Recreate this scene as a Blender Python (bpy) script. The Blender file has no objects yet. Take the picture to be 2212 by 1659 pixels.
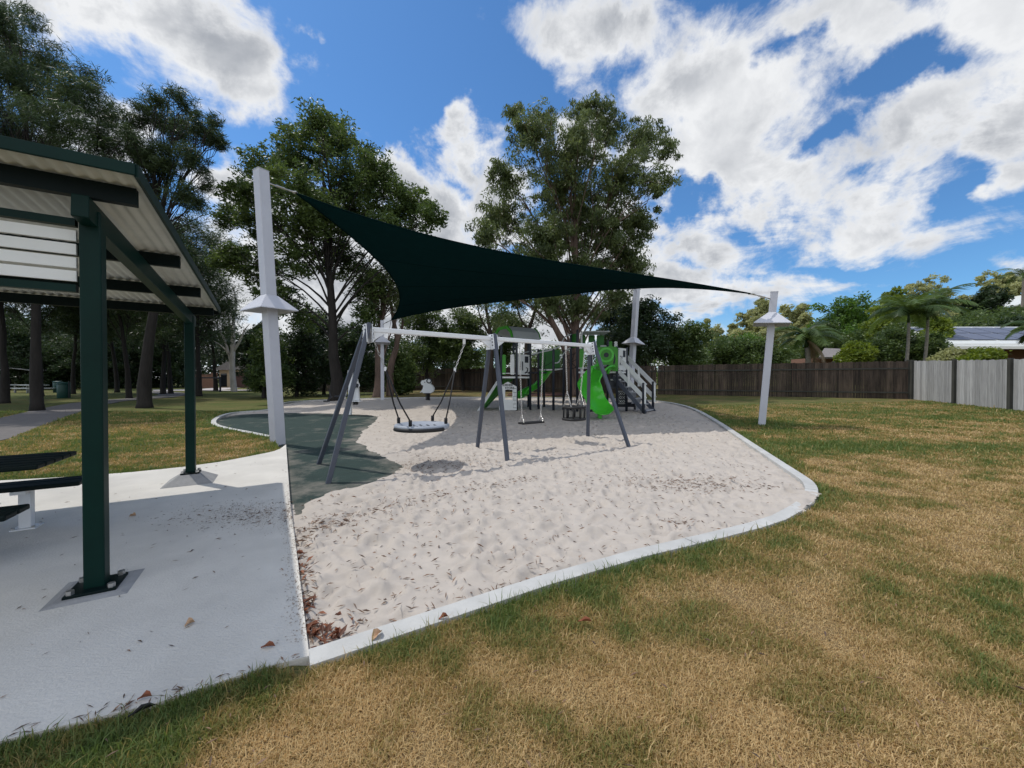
import bpy, math, random
import numpy as np
from mathutils import Vector, Matrix, Quaternion
R = math.radians
scene = bpy.context.scene
col = scene.collection
random.seed(7)
rng = np.random.default_rng(11)

# ------------------------------------------------------------------ camera, sky, sun, exposure
EYE = 1.5
F = 831.0                      # focal length in units of a 2212-wide picture
cam_d = bpy.data.cameras.new('camera')
cam = bpy.data.objects.new('camera', cam_d); col.objects.link(cam)
cam_d.sensor_width = 36.0
cam_d.lens = F / 2212 * 36.0
cam_d.clip_start = 0.05
cam_d.clip_end = 3000
cam.location = (0, 0, EYE)
cam.rotation_euler = (R(89.35), 0, 0)
scene.camera = cam

SUN = Vector((-0.5, 0.22, 1.0)).normalized()
sd = bpy.data.lights.new('sun', 'SUN')
sd.energy = 2.1; sd.angle = R(0.6); sd.color = (1.0, 0.95, 0.87)
so = bpy.data.objects.new('sun', sd); col.objects.link(so)
so.rotation_euler = (-SUN).to_track_quat('-Z', 'Y').to_euler()
so.location = (-20, 10, 40)

scene.view_settings.view_transform = 'Standard'
scene.view_settings.look = 'None'
scene.view_settings.gamma = 1
scene.view_settings.exposure = 0.38
scene.cycles.max_bounces = 6
scene.cycles.diffuse_bounces = 3
scene.cycles.transparent_max_bounces = 6
scene.cycles.use_denoising = True

def build_world():
    w = bpy.data.worlds.new('World'); scene.world = w; w.use_nodes = True
    nt = w.node_tree; N = nt.nodes; L = nt.links
    N.clear()
    def node(t, **kw):
        n = N.new(t)
        for k, v in kw.items(): setattr(n, k, v)
        return n
    def math_(op, a, b=None, clamp=False):
        n = node('ShaderNodeMath', operation=op, use_clamp=clamp)
        for i, v in enumerate((a, b)):
            if v is None: continue
            if isinstance(v, (int, float)): n.inputs[i].default_value = v
            else: L.new(v, n.inputs[i])
        return n.outputs[0]
    def vmath(op, a, b=None):
        n = node('ShaderNodeVectorMath', operation=op)
        for i, v in enumerate((a, b)):
            if v is None: continue
            if isinstance(v, (tuple, list)): n.inputs[i].default_value = v
            else: L.new(v, n.inputs[i])
        return n.outputs['Value'] if op in ('LENGTH', 'DOT_PRODUCT') else n.outputs['Vector']
    def mrange(v, a, b, c, d, smooth=True):
        n = node('ShaderNodeMapRange', interpolation_type='SMOOTHSTEP' if smooth else 'LINEAR')
        L.new(v, n.inputs[0])
        for i, x in enumerate((a, b, c, d)): n.inputs[i + 1].default_value = x
        return n.outputs[0]
    sky = node('ShaderNodeTexSky', sky_type='NISHITA')
    sky.sun_disc = False
    sky.sun_elevation = R(61.4); sky.sun_rotation = R(294)
    sky.air_density = 1.0; sky.dust_density = 0.3; sky.ozone_density = 1.5
    skyc = node('ShaderNodeMix', data_type='RGBA', blend_type='MULTIPLY')
    skyc.inputs[0].default_value = 1.0
    L.new(sky.outputs[0], skyc.inputs[6]); skyc.inputs[7].default_value = (0.051, 0.084, 0.111, 1)
    skyv = skyc.outputs[2]
    tc = node('ShaderNodeTexCoord'); d = tc.outputs['Generated']
    sep = node('ShaderNodeSeparateXYZ'); L.new(d, sep.inputs[0])
    zc = math_('ADD', math_('MAXIMUM', sep.outputs[2], 0.0), 0.22)
    cb = node('ShaderNodeCombineXYZ')
    L.new(math_('DIVIDE', sep.outputs[0], zc), cb.inputs[0])
    L.new(math_('DIVIDE', sep.outputs[1], zc), cb.inputs[1])
    P = cb.outputs[0]
    def noise(scale, detail, rough, vec, dist=0.0):
        n = node('ShaderNodeTexNoise'); L.new(vec, n.inputs['Vector'])
        n.inputs['Scale'].default_value = scale; n.inputs['Detail'].default_value = detail
        n.inputs['Roughness'].default_value = rough; n.inputs['Distortion'].default_value = dist
        return n
    w1 = vmath('MULTIPLY', vmath('SUBTRACT', noise(1.6, 3, 0.55, P).outputs['Color'], (0.5, 0.5, 0.5)), (0.22, 0.22, 0.2))
    w2 = vmath('MULTIPLY', vmath('SUBTRACT', noise(9.0, 5, 0.6, d).outputs['Color'], (0.5, 0.5, 0.5)), (0.17, 0.17, 0.12))
    dw = vmath('ADD', vmath('ADD', d, w1), w2)
    def dirv(px, py):
        return Vector(((px - 1106) / F, 1.0, (820 - py) / F)).normalized()
    blobs = [(1330, 60, 250, 150, 0), (1500, 210, 270, 190, 0), (1540, 350, 250, 130, 0), (1820, 40, 420, 120, 0),
             (2180, 60, 260, 150, 0), (1960, 290, 380, 85, 24), (2230, 210, 200, 120, 20), (1860, 470, 290, 95, 6), (1640, 470, 120, 60, 0),
             (1500, 555, 170, 75, 12), (1540, 620, 280, 50, 0), (1720, 610, 70, 35, 0), (1420, 640, 260, 60, 0),
             (985, 255, 95, 62, 25), (1010, 350, 70, 120, 0), (950, 470, 100, 120, 0), (860, 400, 90, 60, 0), (1060, 420, 100, 170, 0),
             (440, 90, 270, 150, 0), (300, 10, 420, 110, 0), (520, 190, 150, 90, -20), (100, -10, 260, 90, 0), (230, 330, 150, 110, 0),
             (490, 400, 110, 70, 0), (350, 640, 600, 190, 0), (750, 640, 420, 220, 0), (1080, 720, 420, 110, 0), (650, 40, 60, 50, 30),
             (1240, 300, 90, 70, 0), (1300, 560, 240, 130, 0), (1970, 588, 100, 42, 10), (2170, 590, 120, 40, 10), (2260, 370, 120, 70, 0),
             (-400, 300, 400, 300, 0), (2700, 500, 300, 200, 0)]
    gaps = [(1940, 165, 190, 70, 22), (2090, 410, 230, 95, 12), (1500, 452, 150, 38, 10), (1880, 600, 420, 48, 0), (1630, 140, 120, 50, 20), (850, 90, 260, 250, 0), (1110, 160, 110, 150, 0), (1720, 330, 90, 30, 30)]
    def falloff(px, py, rx, ry, rot):
        c = dirv(px, py); ca, sa = math.cos(R(rot)), math.sin(R(rot))
        k = 0.5
        t1 = (dirv(px + k * rx * ca, py - k * rx * sa) - dirv(px - k * rx * ca, py + k * rx * sa)) / (2 * k)
        t2 = (dirv(px + k * ry * sa, py + k * ry * ca) - dirv(px - k * ry * sa, py - k * ry * ca)) / (2 * k)
        e1 = t1.normalized(); e2 = c.cross(e1).normalized()
        m = node('ShaderNodeMapping', vector_type='TEXTURE')
        L.new(dw, m.inputs[0])
        m.inputs['Location'].default_value = c
        m.inputs['Rotation'].default_value = Matrix((e1, e2, c)).transposed().to_euler()
        m.inputs['Scale'].default_value = (t1.length, t2.length, 0.5)
        return math_('SUBTRACT', 1.0, vmath('LENGTH', m.outputs[0]))
    acc = None
    for bl in blobs:
        v = math_('MULTIPLY', falloff(*bl), 0.62 if min(bl[2], bl[3]) < 55 else 1.0)
        if acc is None: acc = v
        else:
            acc = math_('SMOOTH_MAX', acc, v); acc.node.inputs[2].default_value = 0.12
    for gp_ in gaps: acc = math_('SUBTRACT', acc, math_('MULTIPLY', math_('MAXIMUM', falloff(*gp_), 0.0), 0.62))
    acc = math_('ADD', math_('MAXIMUM', acc, -0.72), 0.0)
    # unseen clouds overhead and behind the viewer, thickened to lift the ambient light
    back = mrange(sep.outputs[1], 0.25, -0.1, 0.0, 1.05)
    over = mrange(sep.outputs[2], 0.78, 0.95, 0.0, 0.95)
    acc = math_('ADD', acc, math_('MAXIMUM', back, over))
    fb = noise(2.3, 10, 0.64, P, 0.5).outputs[0]
    # fine structure along the true direction, so that low clouds keep their billows
    fd = noise(8.5, 10, 0.66, d, 0.35).outputs[0]
    nz = math_('ADD', math_('MULTIPLY', math_('SUBTRACT', fb, 0.5), 2.1), math_('MULTIPLY', math_('SUBTRACT', fd, 0.5), 1.75))
    dens = math_('ADD', acc, nz)
    alpha = mrange(dens, -0.12, 0.56, 0.0, 1.0)
    thick = mrange(dens, 0.22, 1.05, 0.0, 1.0)
    bil = noise(3.0, 6, 0.52, d, 0.4).outputs[0]
    # relief: the side of each billow turned to the sun is brighter
    off = tuple(SUN * 0.05)
    rel = math_('SUBTRACT', noise(6.0, 6, 0.55, d, 0.3).outputs[0], noise(6.0, 6, 0.55, vmath('ADD', d, off), 0.3).outputs[0])
    shade = math_('ADD', math_('MULTIPLY', thick, mrange(bil, 0.32, 0.62, 0.25, 1.0)), math_('MULTIPLY', rel, -1.6), True)
    cc = node('ShaderNodeMix', data_type='RGBA')
    L.new(shade, cc.inputs[0])
    cc.inputs[6].default_value = (0.67, 0.68, 0.695, 1); cc.inputs[7].default_value = (0.31, 0.33, 0.365, 1)
    hz = node('ShaderNodeMix', data_type='RGBA'); L.new(mrange(sep.outputs[2], 0.0, 0.17, 0.75, 0.0), hz.inputs[0]); L.new(skyv, hz.inputs[6]); hz.inputs[7].default_value = (0.50, 0.57, 0.65, 1)
    mix = node('ShaderNodeMix', data_type='RGBA')
    L.new(alpha, mix.inputs[0]); L.new(hz.outputs[2], mix.inputs[6])
    # unseen clouds behind the viewer are brightened to fill shade on front faces
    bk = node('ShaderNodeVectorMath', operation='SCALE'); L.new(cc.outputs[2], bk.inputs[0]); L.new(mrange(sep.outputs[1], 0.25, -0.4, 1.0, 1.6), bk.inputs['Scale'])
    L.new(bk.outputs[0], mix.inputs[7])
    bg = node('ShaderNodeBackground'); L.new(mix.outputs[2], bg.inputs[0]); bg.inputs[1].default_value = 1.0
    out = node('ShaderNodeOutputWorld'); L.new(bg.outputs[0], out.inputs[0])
build_world()

# ------------------------------------------------------------------ small helpers
def sstep(a, b, x):
    t = np.clip((np.asarray(x, float) - a) / (b - a), 0, 1)
    return t * t * (3 - 2 * t)

_tab = np.random.default_rng(3).random((256, 256))
def vnoise(x, y):
    x = np.asarray(x, float); y = np.asarray(y, float)
    xi = np.floor(x).astype(int); yi = np.floor(y).astype(int)
    fx = x - xi; fy = y - yi
    fx = fx * fx * (3 - 2 * fx); fy = fy * fy * (3 - 2 * fy)
    g = lambda i, j: _tab[i & 255, j & 255]
    return (g(xi, yi) * (1 - fx) + g(xi + 1, yi) * fx) * (1 - fy) + (g(xi, yi + 1) * (1 - fx) + g(xi + 1, yi + 1) * fx) * fy
def fbm(x, y, oct=4, rough=0.5):
    s = 0; a = 1; t = 0; f = 1.0
    for i in range(oct):
        s = s + a * vnoise(x * f + 17.3 * i, y * f + 5.1 * i); t += a; a *= rough; f *= 2.03
    return s / t

def T(x, y):
    """height of the park's ground"""
    x = np.asarray(x, float); y = np.asarray(y, float)
    yp = y + 0.6 * np.maximum(0, x - 3)
    s = yp - 9.5
    ramp = 0.032 * np.where(s < -3, 0, np.where(s > 3, s, (s + 3) ** 2 / 12))
    ramp = np.where(yp > 28, 0.032 * 18.5 + (yp - 28) * 0.008, ramp)
    lf = 0.35 + 0.65 * sstep(-15, -5, x)
    r = np.hypot(x, y) + 1e-6
    hill = 11 * sstep(28, 130, r) * sstep(0.15, 0.85, x / r) * (y > -50)
    return ramp * lf + hill
def Tz(x, y): return float(T(x, y))

def at(px, py, d):            # a measured direction and its distance -> a place in the park
    return Vector(((px - 1106) / F * d, d, EYE + (820 - py) / F * d))
def gp(px, py, z0=0.0):       # where a sight line meets the ground
    d = 1.0
    for i in range(4000):
        p = at(px, py, d)
        if p.z <= Tz(p.x, p.y) + z0: break
        d *= 1.002
    return (p.x, p.y)

MATS = {}
def per_island(m, lo, hi):
    nt = m.node_tree; L = nt.links; b = nt.nodes['Principled BSDF']; src = b.inputs['Base Color'].links[0].from_socket
    g = nt.nodes.new('ShaderNodeNewGeometry'); mr = nt.nodes.new('ShaderNodeMapRange'); L.new(g.outputs['Random Per Island'], mr.inputs[0]); mr.inputs[3].default_value = lo; mr.inputs[4].default_value = hi
    mx = nt.nodes.new('ShaderNodeMix'); mx.data_type = 'RGBA'; mx.blend_type = 'MULTIPLY'; mx.inputs[0].default_value = 1; L.new(src, mx.inputs[6]); L.new(mr.outputs[0], mx.inputs[7]); L.new(mx.outputs[2], b.inputs['Base Color'])
def mat(name, base=(0.5, 0.5, 0.5), rough=0.6, var=0.0, scale=8.0, bump=0.0, bscale=40.0, metal=0.0, spec=0.4, stretch=(1, 1, 1), col2=None, coat=0.0):
    m = bpy.data.materials.new(name); m.use_nodes = True; MATS[name] = m
    nt = m.node_tree; b = nt.nodes['Principled BSDF']; L = nt.links
    b.inputs['Base Color'].default_value = (*base, 1); b.inputs['Roughness'].default_value = rough
    b.inputs['Metallic'].default_value = metal; b.inputs['Specular IOR Level'].default_value = spec
    b.inputs['Coat Weight'].default_value = coat
    tc = nt.nodes.new('ShaderNodeTexCoord'); mp = nt.nodes.new('ShaderNodeMapping')
    L.new(tc.outputs['Object'], mp.inputs[0]); mp.inputs['Scale'].default_value = stretch
    if var > 0 or col2:
        n = nt.nodes.new('ShaderNodeTexNoise'); n.inputs['Scale'].default_value = scale; n.inputs['Detail'].default_value = 6
        n.inputs['Roughness'].default_value = 0.65
        L.new(mp.outputs[0], n.inputs['Vector'])
        cr = nt.nodes.new('ShaderNodeValToRGB'); L.new(n.outputs[0], cr.inputs[0])
        cr.color_ramp.elements[0].position = 0.3; cr.color_ramp.elements[1].position = 0.7
        c2 = col2 or tuple(min(1, c * (1 + var)) for c in base)
        c1 = base if col2 else tuple(c * (1 - var) for c in base)
        cr.color_ramp.elements[0].color = (*c1, 1); cr.color_ramp.elements[1].color = (*c2, 1)
        L.new(cr.outputs[0], b.inputs['Base Color'])
    if bump > 0:
        n2 = nt.nodes.new('ShaderNodeTexNoise'); n2.inputs['Scale'].default_value = bscale; n2.inputs['Detail'].default_value = 5
        L.new(mp.outputs[0], n2.inputs['Vector'])
        bp = nt.nodes.new('ShaderNodeBump'); bp.inputs['Strength'].default_value = 1.0; bp.inputs['Distance'].default_value = bump
        L.new(n2.outputs[0], bp.inputs['Height']); L.new(bp.outputs[0], b.inputs['Normal'])
    return m
def leaf_mat(name, dark, light, trans=0.3, rough=0.45):
    m = bpy.data.materials.new(name); m.use_nodes = True; MATS[name] = m
    nt = m.node_tree; N = nt.nodes; L = nt.links; N.clear()
    at_ = N.new('ShaderNodeAttribute'); at_.attribute_name = 'tone'
    mx = N.new('ShaderNodeMix'); mx.data_type = 'RGBA'
    L.new(at_.outputs['Fac'], mx.inputs[0]); mx.inputs[6].default_value = (*dark, 1); mx.inputs[7].default_value = (*light, 1)
    p = N.new('ShaderNodeBsdfPrincipled'); L.new(mx.outputs[2], p.inputs['Base Color']); p.inputs['Roughness'].default_value = rough
    p.inputs['Specular IOR Level'].default_value = 0.35
    t = N.new('ShaderNodeBsdfTranslucent')
    hs = N.new('ShaderNodeHueSaturation'); hs.inputs['Value'].default_value = 1.5; hs.inputs['Saturation'].default_value = 1.1; hs.inputs['Hue'].default_value = 0.485
    L.new(mx.outputs[2], hs.inputs['Color']); L.new(hs.outputs[0], t.inputs['Color'])
    ms = N.new('ShaderNodeMixShader'); ms.inputs[0].default_value = trans
    L.new(p.outputs[0], ms.inputs[1]); L.new(t.outputs[0], ms.inputs[2])
    o = N.new('ShaderNodeOutputMaterial'); L.new(ms.outputs[0], o.inputs[0])
    return m

ORG = {}
def origin(o): return ORG.get(o.name, Vector((0, 0, 0))) if o is not None else Vector((0, 0, 0))
def tag(o, label=None, cat=None, group=None, kind=None):
    if label: o['label'] = label
    if cat: o['category'] = cat
    if group: o['group'] = group
    if kind: o['kind'] = kind
    return o
def thing(name, loc, label, cat, group=None):
    o = bpy.data.objects.new(name, None); col.objects.link(o); o.location = loc
    o.empty_display_size = 0.3
    ORG[o.name] = Vector(loc)
    return tag(o, label, cat, group)
def link_mesh(name, me, material, parent=None):
    o = bpy.data.objects.new(name, me); col.objects.link(o)
    if material is not None: me.materials.append(material)
    if parent is not None: o.parent = parent
    ORG[o.name] = origin(parent).copy()
    return o

class MB:
    def __init__(s): s.v = []; s.f = []
    def add(s, vs, fs):
        n = len(s.v); s.v += [tuple(v) for v in vs]; s.f += [tuple(i + n for i in f) for f in fs]; return s
    def box(s, c, size, rz=0.0, M=None):
        hx, hy, hz = size[0] / 2, size[1] / 2, size[2] / 2
        M = M or Matrix.Rotation(rz, 3, 'Z')
        vs = [Vector(c) + M @ Vector((x, y, z)) for z in (-hz, hz) for x, y in ((-hx, -hy), (hx, -hy), (hx, hy), (-hx, hy))]
        return s.add(vs, [(3, 2, 1, 0), (4, 5, 6, 7), (0, 1, 5, 4), (1, 2, 6, 5), (2, 3, 7, 6), (3, 0, 4, 7)])
    def bar(s, p0, p1, w, h=None, up=(0, 0, 1), w1=None):
        h = h or w; p0 = Vector(p0); p1 = Vector(p1); d = (p1 - p0).normalized(); up = Vector(up)
        x = d.cross(up)
        if x.length < 1e-3: x = d.cross(Vector((1, 0, 0)))
        x.normalize(); y = x.cross(d).normalized()
        vs = []
        for p, k in ((p0, 1.0), (p1, (w1 / w) if w1 else 1.0)):
            for a, b in ((-1, -1), (1, -1), (1, 1), (-1, 1)):
                vs.append(p + x * a * w / 2 * k + y * b * h / 2 * k)
        return s.add(vs, [(3, 2, 1, 0), (4, 5, 6, 7), (0, 1, 5, 4), (1, 2, 6, 5), (2, 3, 7, 6), (3, 0, 4, 7)])
    def tube(s, pts, rad, n=8, caps=True):
        pts = [Vector(p) for p in pts]
        if isinstance(rad, (int, float)): rad = [rad] * len(pts)
        rings = []; prev = None; b = len(s.v)
        for i, p in enumerate(pts):
            d = (pts[min(i + 1, len(pts) - 1)] - pts[max(i - 1, 0)])
            if d.length < 1e-9: d = Vector((0, 0, 1))
            d.normalize()
            if prev is None:
                x = d.cross(Vector((0, 0, 1)))
                if x.length < 0.05: x = d.cross(Vector((1, 0, 0)))
            else:
                x = prev - d * prev.dot(d)
                if x.length < 1e-6: x = d.cross(Vector((1, 0, 0)))
            x.normalize(); prev = x; y = d.cross(x)
            for k in range(n):
                a = 2 * math.pi * k / n
                s.v.append(tuple(p + (x * math.cos(a) + y * math.sin(a)) * rad[i]))
        for i in range(len(pts) - 1):
            for k in range(n):
                k2 = (k + 1) % n
                s.f.append((b + i * n + k, b + i * n + k2, b + (i + 1) * n + k2, b + (i + 1) * n + k))
        if caps:
            s.f.append(tuple(b + k for k in reversed(range(n)))); e = b + (len(pts) - 1) * n
            s.f.append(tuple(e + k for k in range(n)))
        return s
    def prism(s, poly, o, ex, ey, th):
        """outline (2-D) in the plane o + a*ex + b*ey, thickened by th along its normal"""
        o = Vector(o); ex = Vector(ex); ey = Vector(ey); nn = ex.cross(ey).normalized() * th / 2
        n = len(poly)
        vs = [o + ex * a + ey * b - nn for a, b in poly] + [o + ex * a + ey * b + nn for a, b in poly]
        fs = [tuple(reversed(range(n))), tuple(range(n, 2 * n))] + [(i, (i + 1) % n, n + (i + 1) % n, n + i) for i in range(n)]
        return s.add(vs, fs)
    def ring(s, outer, inner, o, ex, ey, th):
        """plate with a hole: outer and inner outlines of equal length"""
        o = Vector(o); ex = Vector(ex); ey = Vector(ey); nn = ex.cross(ey).normalized() * th / 2; n = len(outer)
        L = lambda pl, sg: [o + ex * a + ey * b + nn * sg for a, b in pl]
        vs = L(outer, 1) + L(inner, 1) + L(outer, -1) + L(inner, -1)
        fs = []
        for i in range(n):
            j = (i + 1) % n
            fs += [(i, j, n + j, n + i), (2 * n + j, 2 * n + i, 3 * n + i, 3 * n + j), (j, i, 2 * n + i, 2 * n + j), (n + i, n + j, 3 * n + j, 3 * n + i)]
        return s.add(vs, fs)
    def lathe(s, prof, c, n=24):
        b = len(s.v); c = Vector(c)
        for r, z in prof:
            for k in range(n):
                a = 2 * math.pi * k / n
                s.v.append((c.x + r * math.cos(a), c.y + r * math.sin(a), c.z + z))
        for i in range(len(prof) - 1):
            for k in range(n):
                k2 = (k + 1) % n
                s.f.append((b + i * n + k, b + i * n + k2, b + (i + 1) * n + k2, b + (i + 1) * n + k))
        s.f.append(tuple(b + k for k in reversed(range(n)))); e = b + (len(prof) - 1) * n
        s.f.append(tuple(e + k for k in range(n)))
        return s
    def build(s, name, material, parent=None, smooth=False, bevel=0.0):
        o = origin(parent)
        me = bpy.data.meshes.new(name)
        me.from_pydata([(v[0] - o.x, v[1] - o.y, v[2] - o.z) for v in s.v], [], s.f)
        me.update()
        if smooth: me.polygons.foreach_set('use_smooth', [True] * len(me.polygons))
        ob = link_mesh(name, me, material, parent)
        if bevel > 0:
            m = ob.modifiers.new('bevel', 'BEVEL'); m.width = bevel; m.segments = 2; m.limit_method = 'ANGLE'; m.angle_limit = R(40)
        return ob

def np_mesh(name, V, faces, k, material, parent=None, tone=None, smooth=False):
    """mesh from numpy arrays; faces (n,k)"""
    me = bpy.data.meshes.new(name); o = origin(parent)
    V = np.asarray(V, np.float32) - np.array(o, np.float32)
    faces = np.asarray(faces, np.int32)
    me.vertices.add(len(V)); me.vertices.foreach_set('co', V.ravel())
    nf = len(faces); me.loops.add(nf * k); me.loops.foreach_set('vertex_index', faces.ravel())
    me.polygons.add(nf); me.polygons.foreach_set('loop_start', np.arange(0, nf * k, k, dtype=np.int32))
    me.polygons.foreach_set('loop_total', np.full(nf, k, np.int32))
    if smooth: me.polygons.foreach_set('use_smooth', np.ones(nf, bool))
    if tone is not None:
        a = me.attributes.new('tone', 'FLOAT', 'POINT'); a.data.foreach_set('value', np.asarray(tone, np.float32))
    me.update(calc_edges=True)
    return link_mesh(name, me, material, parent)

def inside(poly, x, y):
    x = np.asarray(x); y = np.asarray(y); r = np.zeros(x.shape, bool); n = len(poly)
    for i in range(n):
        x0, y0 = poly[i]; x1, y1 = poly[(i + 1) % n]
        if y0 == y1: continue
        c = ((y0 > y) != (y1 > y)) & (x < (x1 - x0) * (y - y0) / (y1 - y0) + x0)
        r ^= c
    return r
def pdist(poly, x, y, closed=True):
    x = np.asarray(x, float); y = np.asarray(y, float); best = np.full(x.shape, 1e9)
    n = len(poly)
    for i in range(n if closed else n - 1):
        x0, y0 = poly[i]; x1, y1 = poly[(i + 1) % n]
        dx, dy = x1 - x0, y1 - y0; l2 = dx * dx + dy * dy + 1e-12
        t = np.clip(((x - x0) * dx + (y - y0) * dy) / l2, 0, 1)
        best = np.minimum(best, np.hypot(x - x0 - t * dx, y - y0 - t * dy))
    return best
def smooth_poly(p, it=2, closed=True):
    for _ in range(it):
        q = []
        n = len(p)
        for i in range(n if closed else n - 1):
            a, b = p[i], p[(i + 1) % n]
            q += [(a[0] * .75 + b[0] * .25, a[1] * .75 + b[1] * .25), (a[0] * .25 + b[0] * .75, a[1] * .25 + b[1] * .75)]
        if not closed: q = [p[0]] + q + [p[-1]]
        p = q
    return p

# ------------------------------------------------------------------ outlines on the ground
pit_right = [(1600, 1143), (1670, 1121), (1722, 1093), (1743, 1069), (1740, 1048), (1718, 1030), (1620, 963), (1545, 911), (1492, 881), (1440, 869), (1380, 864), (1300, 861),
             (1180, 859), (1040, 858.5), (940, 859), (861, 860.3), (715, 863.5), (640, 866.5), (612, 871.5), (600, 879), (580, 887)]
pit_left = [(507, 891), (478, 900), (464, 910), (468, 919), (497, 926.5), (549, 936), (597, 946)]
PR = [gp(*p) for p in pit_right]; PL = [gp(*p) for p in pit_left]
slab_right = [gp(663, 1420), gp(640, 1215), gp(626, 1102), gp(620, 1010), gp(617, 963)]
CURB_LINE = smooth_poly([slab_right[0], gp(1278, 1219)] + PR[:2], 1, False)[:] + smooth_poly(PR[1:] + PL, 2, False)
PIT = [slab_right[0]] + CURB_LINE + slab_right[::-1][:-1]
slab_top = smooth_poly([gp(617, 963), gp(600, 976), gp(560, 985), gp(440, 1008), gp(230, 1030), gp(0, 1043), (-11, 4.6), (-14, 3.8)], 1, False)
SLAB = [gp(665, 1434)] + slab_right + slab_top[1:] + [(-14, -1.5), (-6.5, -1.2), gp(0, 1622), gp(330, 1540), gp(560, 1462)]
path_c = smooth_poly([(-34, 9.3), (-22, 11.3), (-17.5, 13.2), (-19.5, 16.5), (-21.5, 19.5), (-22.6, 22.5), (-23.5, 26.5), (-27.5, 32), (-33, 41)], 2, False)
path_pts = [(-40, 7.0), gp(-250, 1000), gp(0, 921), gp(86, 899), gp(160, 878), gp(225, 866)]
pp = path_pts[-1]
path_c = smooth_poly(path_pts + [(pp[0] - 0.2, pp[1] + 4.5), (pp[0] - 5, pp[1] + 11), (pp[0] - 12, pp[1] + 16), (pp[0] - 16, pp[1] + 25)], 2, False)
RUB = [gp(612, 1140), gp(690, 1062), gp(800, 1040), gp(858, 1010), gp(845, 985), gp(790, 965), gp(772, 945), gp(790, 920), gp(826, 898), gp(800, 893), gp(640, 889), gp(570, 890),
       gp(507, 893), gp(440, 905), gp(440, 940), gp(597, 955)]
RUB = smooth_poly(RUB, 1)

def off_line(line, w):
    out = []
    n = len(line)
    for i in range(n):
        a = Vector((*line[max(i - 1, 0)], 0)); b = Vector((*line[min(i + 1, n - 1)], 0)); d = (b - a).normalized()
        out.append((line[i][0] - d.y * w, line[i][1] + d.x * w))
    return out
def ribbon(name, line, w0, w1, z_top, material, depth=0.15, joint=0.0):
    """a strip of ground following a line between offsets w0 and w1"""
    m = MB(); A = off_line(line, w0); B = off_line(line, w1)
    for i in range(len(line)):
        za = Tz(*A[i]) + z_top; zb = Tz(*B[i]) + z_top
        m.v += [(*A[i], za - depth), (*A[i], za), (*B[i], zb), (*B[i], zb - depth)]
    for i in range(len(line) - 1):
        b = i * 4
        for k in range(3): m.f.append((b + k, b + k + 1, b + 4 + k + 1, b + 4 + k))
    m.f += [(0, 1, 2, 3)]; e = (len(line) - 1) * 4; m.f += [(e + 3, e + 2, e + 1, e)]
    return m.build(name, material)
def resample(line, step):
    out = [line[0]]
    for i in range(len(line) - 1):
        a = Vector(line[i]); b = Vector(line[i + 1]); n = max(1, int((b - a).length / step))
        for k in range(1, n + 1): out.append(tuple(a.lerp(b, k / n)))
    return out

# greenness of the turf (0 straw .. 1 green): the real patches seen in the park
def green(x, y):
    x = np.asarray(x, float); y = np.asarray(y, float)
    g = 0.29 + 0.80 * (fbm(x * 0.5 + 40, y * 0.8 + 7, 4, 0.6) - 0.49) + 1.35 * (fbm(x * 2.0, y * 2.6 + 31, 3, .6) - 0.5)
    dd = np.minimum(pdist(PIT, x, y), pdist(SLAB, x, y))
    g = g + 0.62 * np.exp(-(dd / (0.18 + 0.26 * vnoise(x * 1.5, y * 1.5))) ** 2)
    for (px, py, rx, ry, s) in ((1585, 915, 1.3, 1.0, .8), (1800, 965, 1.5, 0.7, .9), (1720, 935, 1.3, 0.4, .5), (2100, 975, 3.0, 0.9, .45)):
        c = gp(px, py); g = g + s * np.exp(-((x - c[0]) / rx) ** 2 - ((y - c[1]) / ry) ** 2)
    g = g + 0.28 * sstep(-4, -8, x) + 0.3 * sstep(12, 18, y) * sstep(-8, -12, x) + 0.34 * sstep(12.5, 17, y + 0.3 * x) * sstep(4, 9, x)
    return np.clip(g, 0, 1)

# ------------------------------------------------------------------ materials
mat('concrete', (0.60, 0.575, 0.525), 0.85, 0.13, 1.1, 0.004, 70)
mat('kerb_concrete', (0.47, 0.47, 0.455), 0.85, 0.16, 2.5, 0.003, 80)
mat('footing_concrete', (0.30, 0.30, 0.30), 0.85, 0.15, 8, 0.003, 80)
mat('asphalt', (0.13, 0.12, 0.115), 0.9, 0.15, 5, 0.006, 70)
mat('driveway', (0.46, 0.42, 0.40), 0.9, 0.08, 2)
mat('green_steel', (0.0025, 0.021, 0.0165), 0.42, 0.15, 4, 0, 40, spec=0.14)
mat('green_steel_dark', (0.002, 0.008, 0.008), 0.5, 0.1, 4, 0, 40, spec=0.15)
mat('roof_sheet', (0.56, 0.56, 0.49), 0.5, 0.06, 6)
mat('pale_slat', (0.80, 0.81, 0.79), 0.5, 0.05, 3)
mat('white_steel', (0.74, 0.76, 0.78), 0.4, 0.03, 6)
mat('pole_grey', (0.50, 0.51, 0.56), 0.45, 0.04, 3)
mat('slate_steel', (0.065, 0.075, 0.10), 0.42, 0.08, 6)
mat('dark_steel', (0.018, 0.02, 0.028), 0.45, 0.1, 6)
mat('basket_grey', (0.30, 0.33, 0.38), 0.5, 0.06, 9)
mat('black_rubber', (0.012, 0.012, 0.013), 0.6, 0.1, 10)
mat('chain', (0.55, 0.54, 0.52), 0.35, 0.1, 20, metal=0.9)
mat('sail_fabric', (0.005, 0.027, 0.031), 0.9, 0.12, 3, 0.002, 300, spec=0.02)
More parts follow.
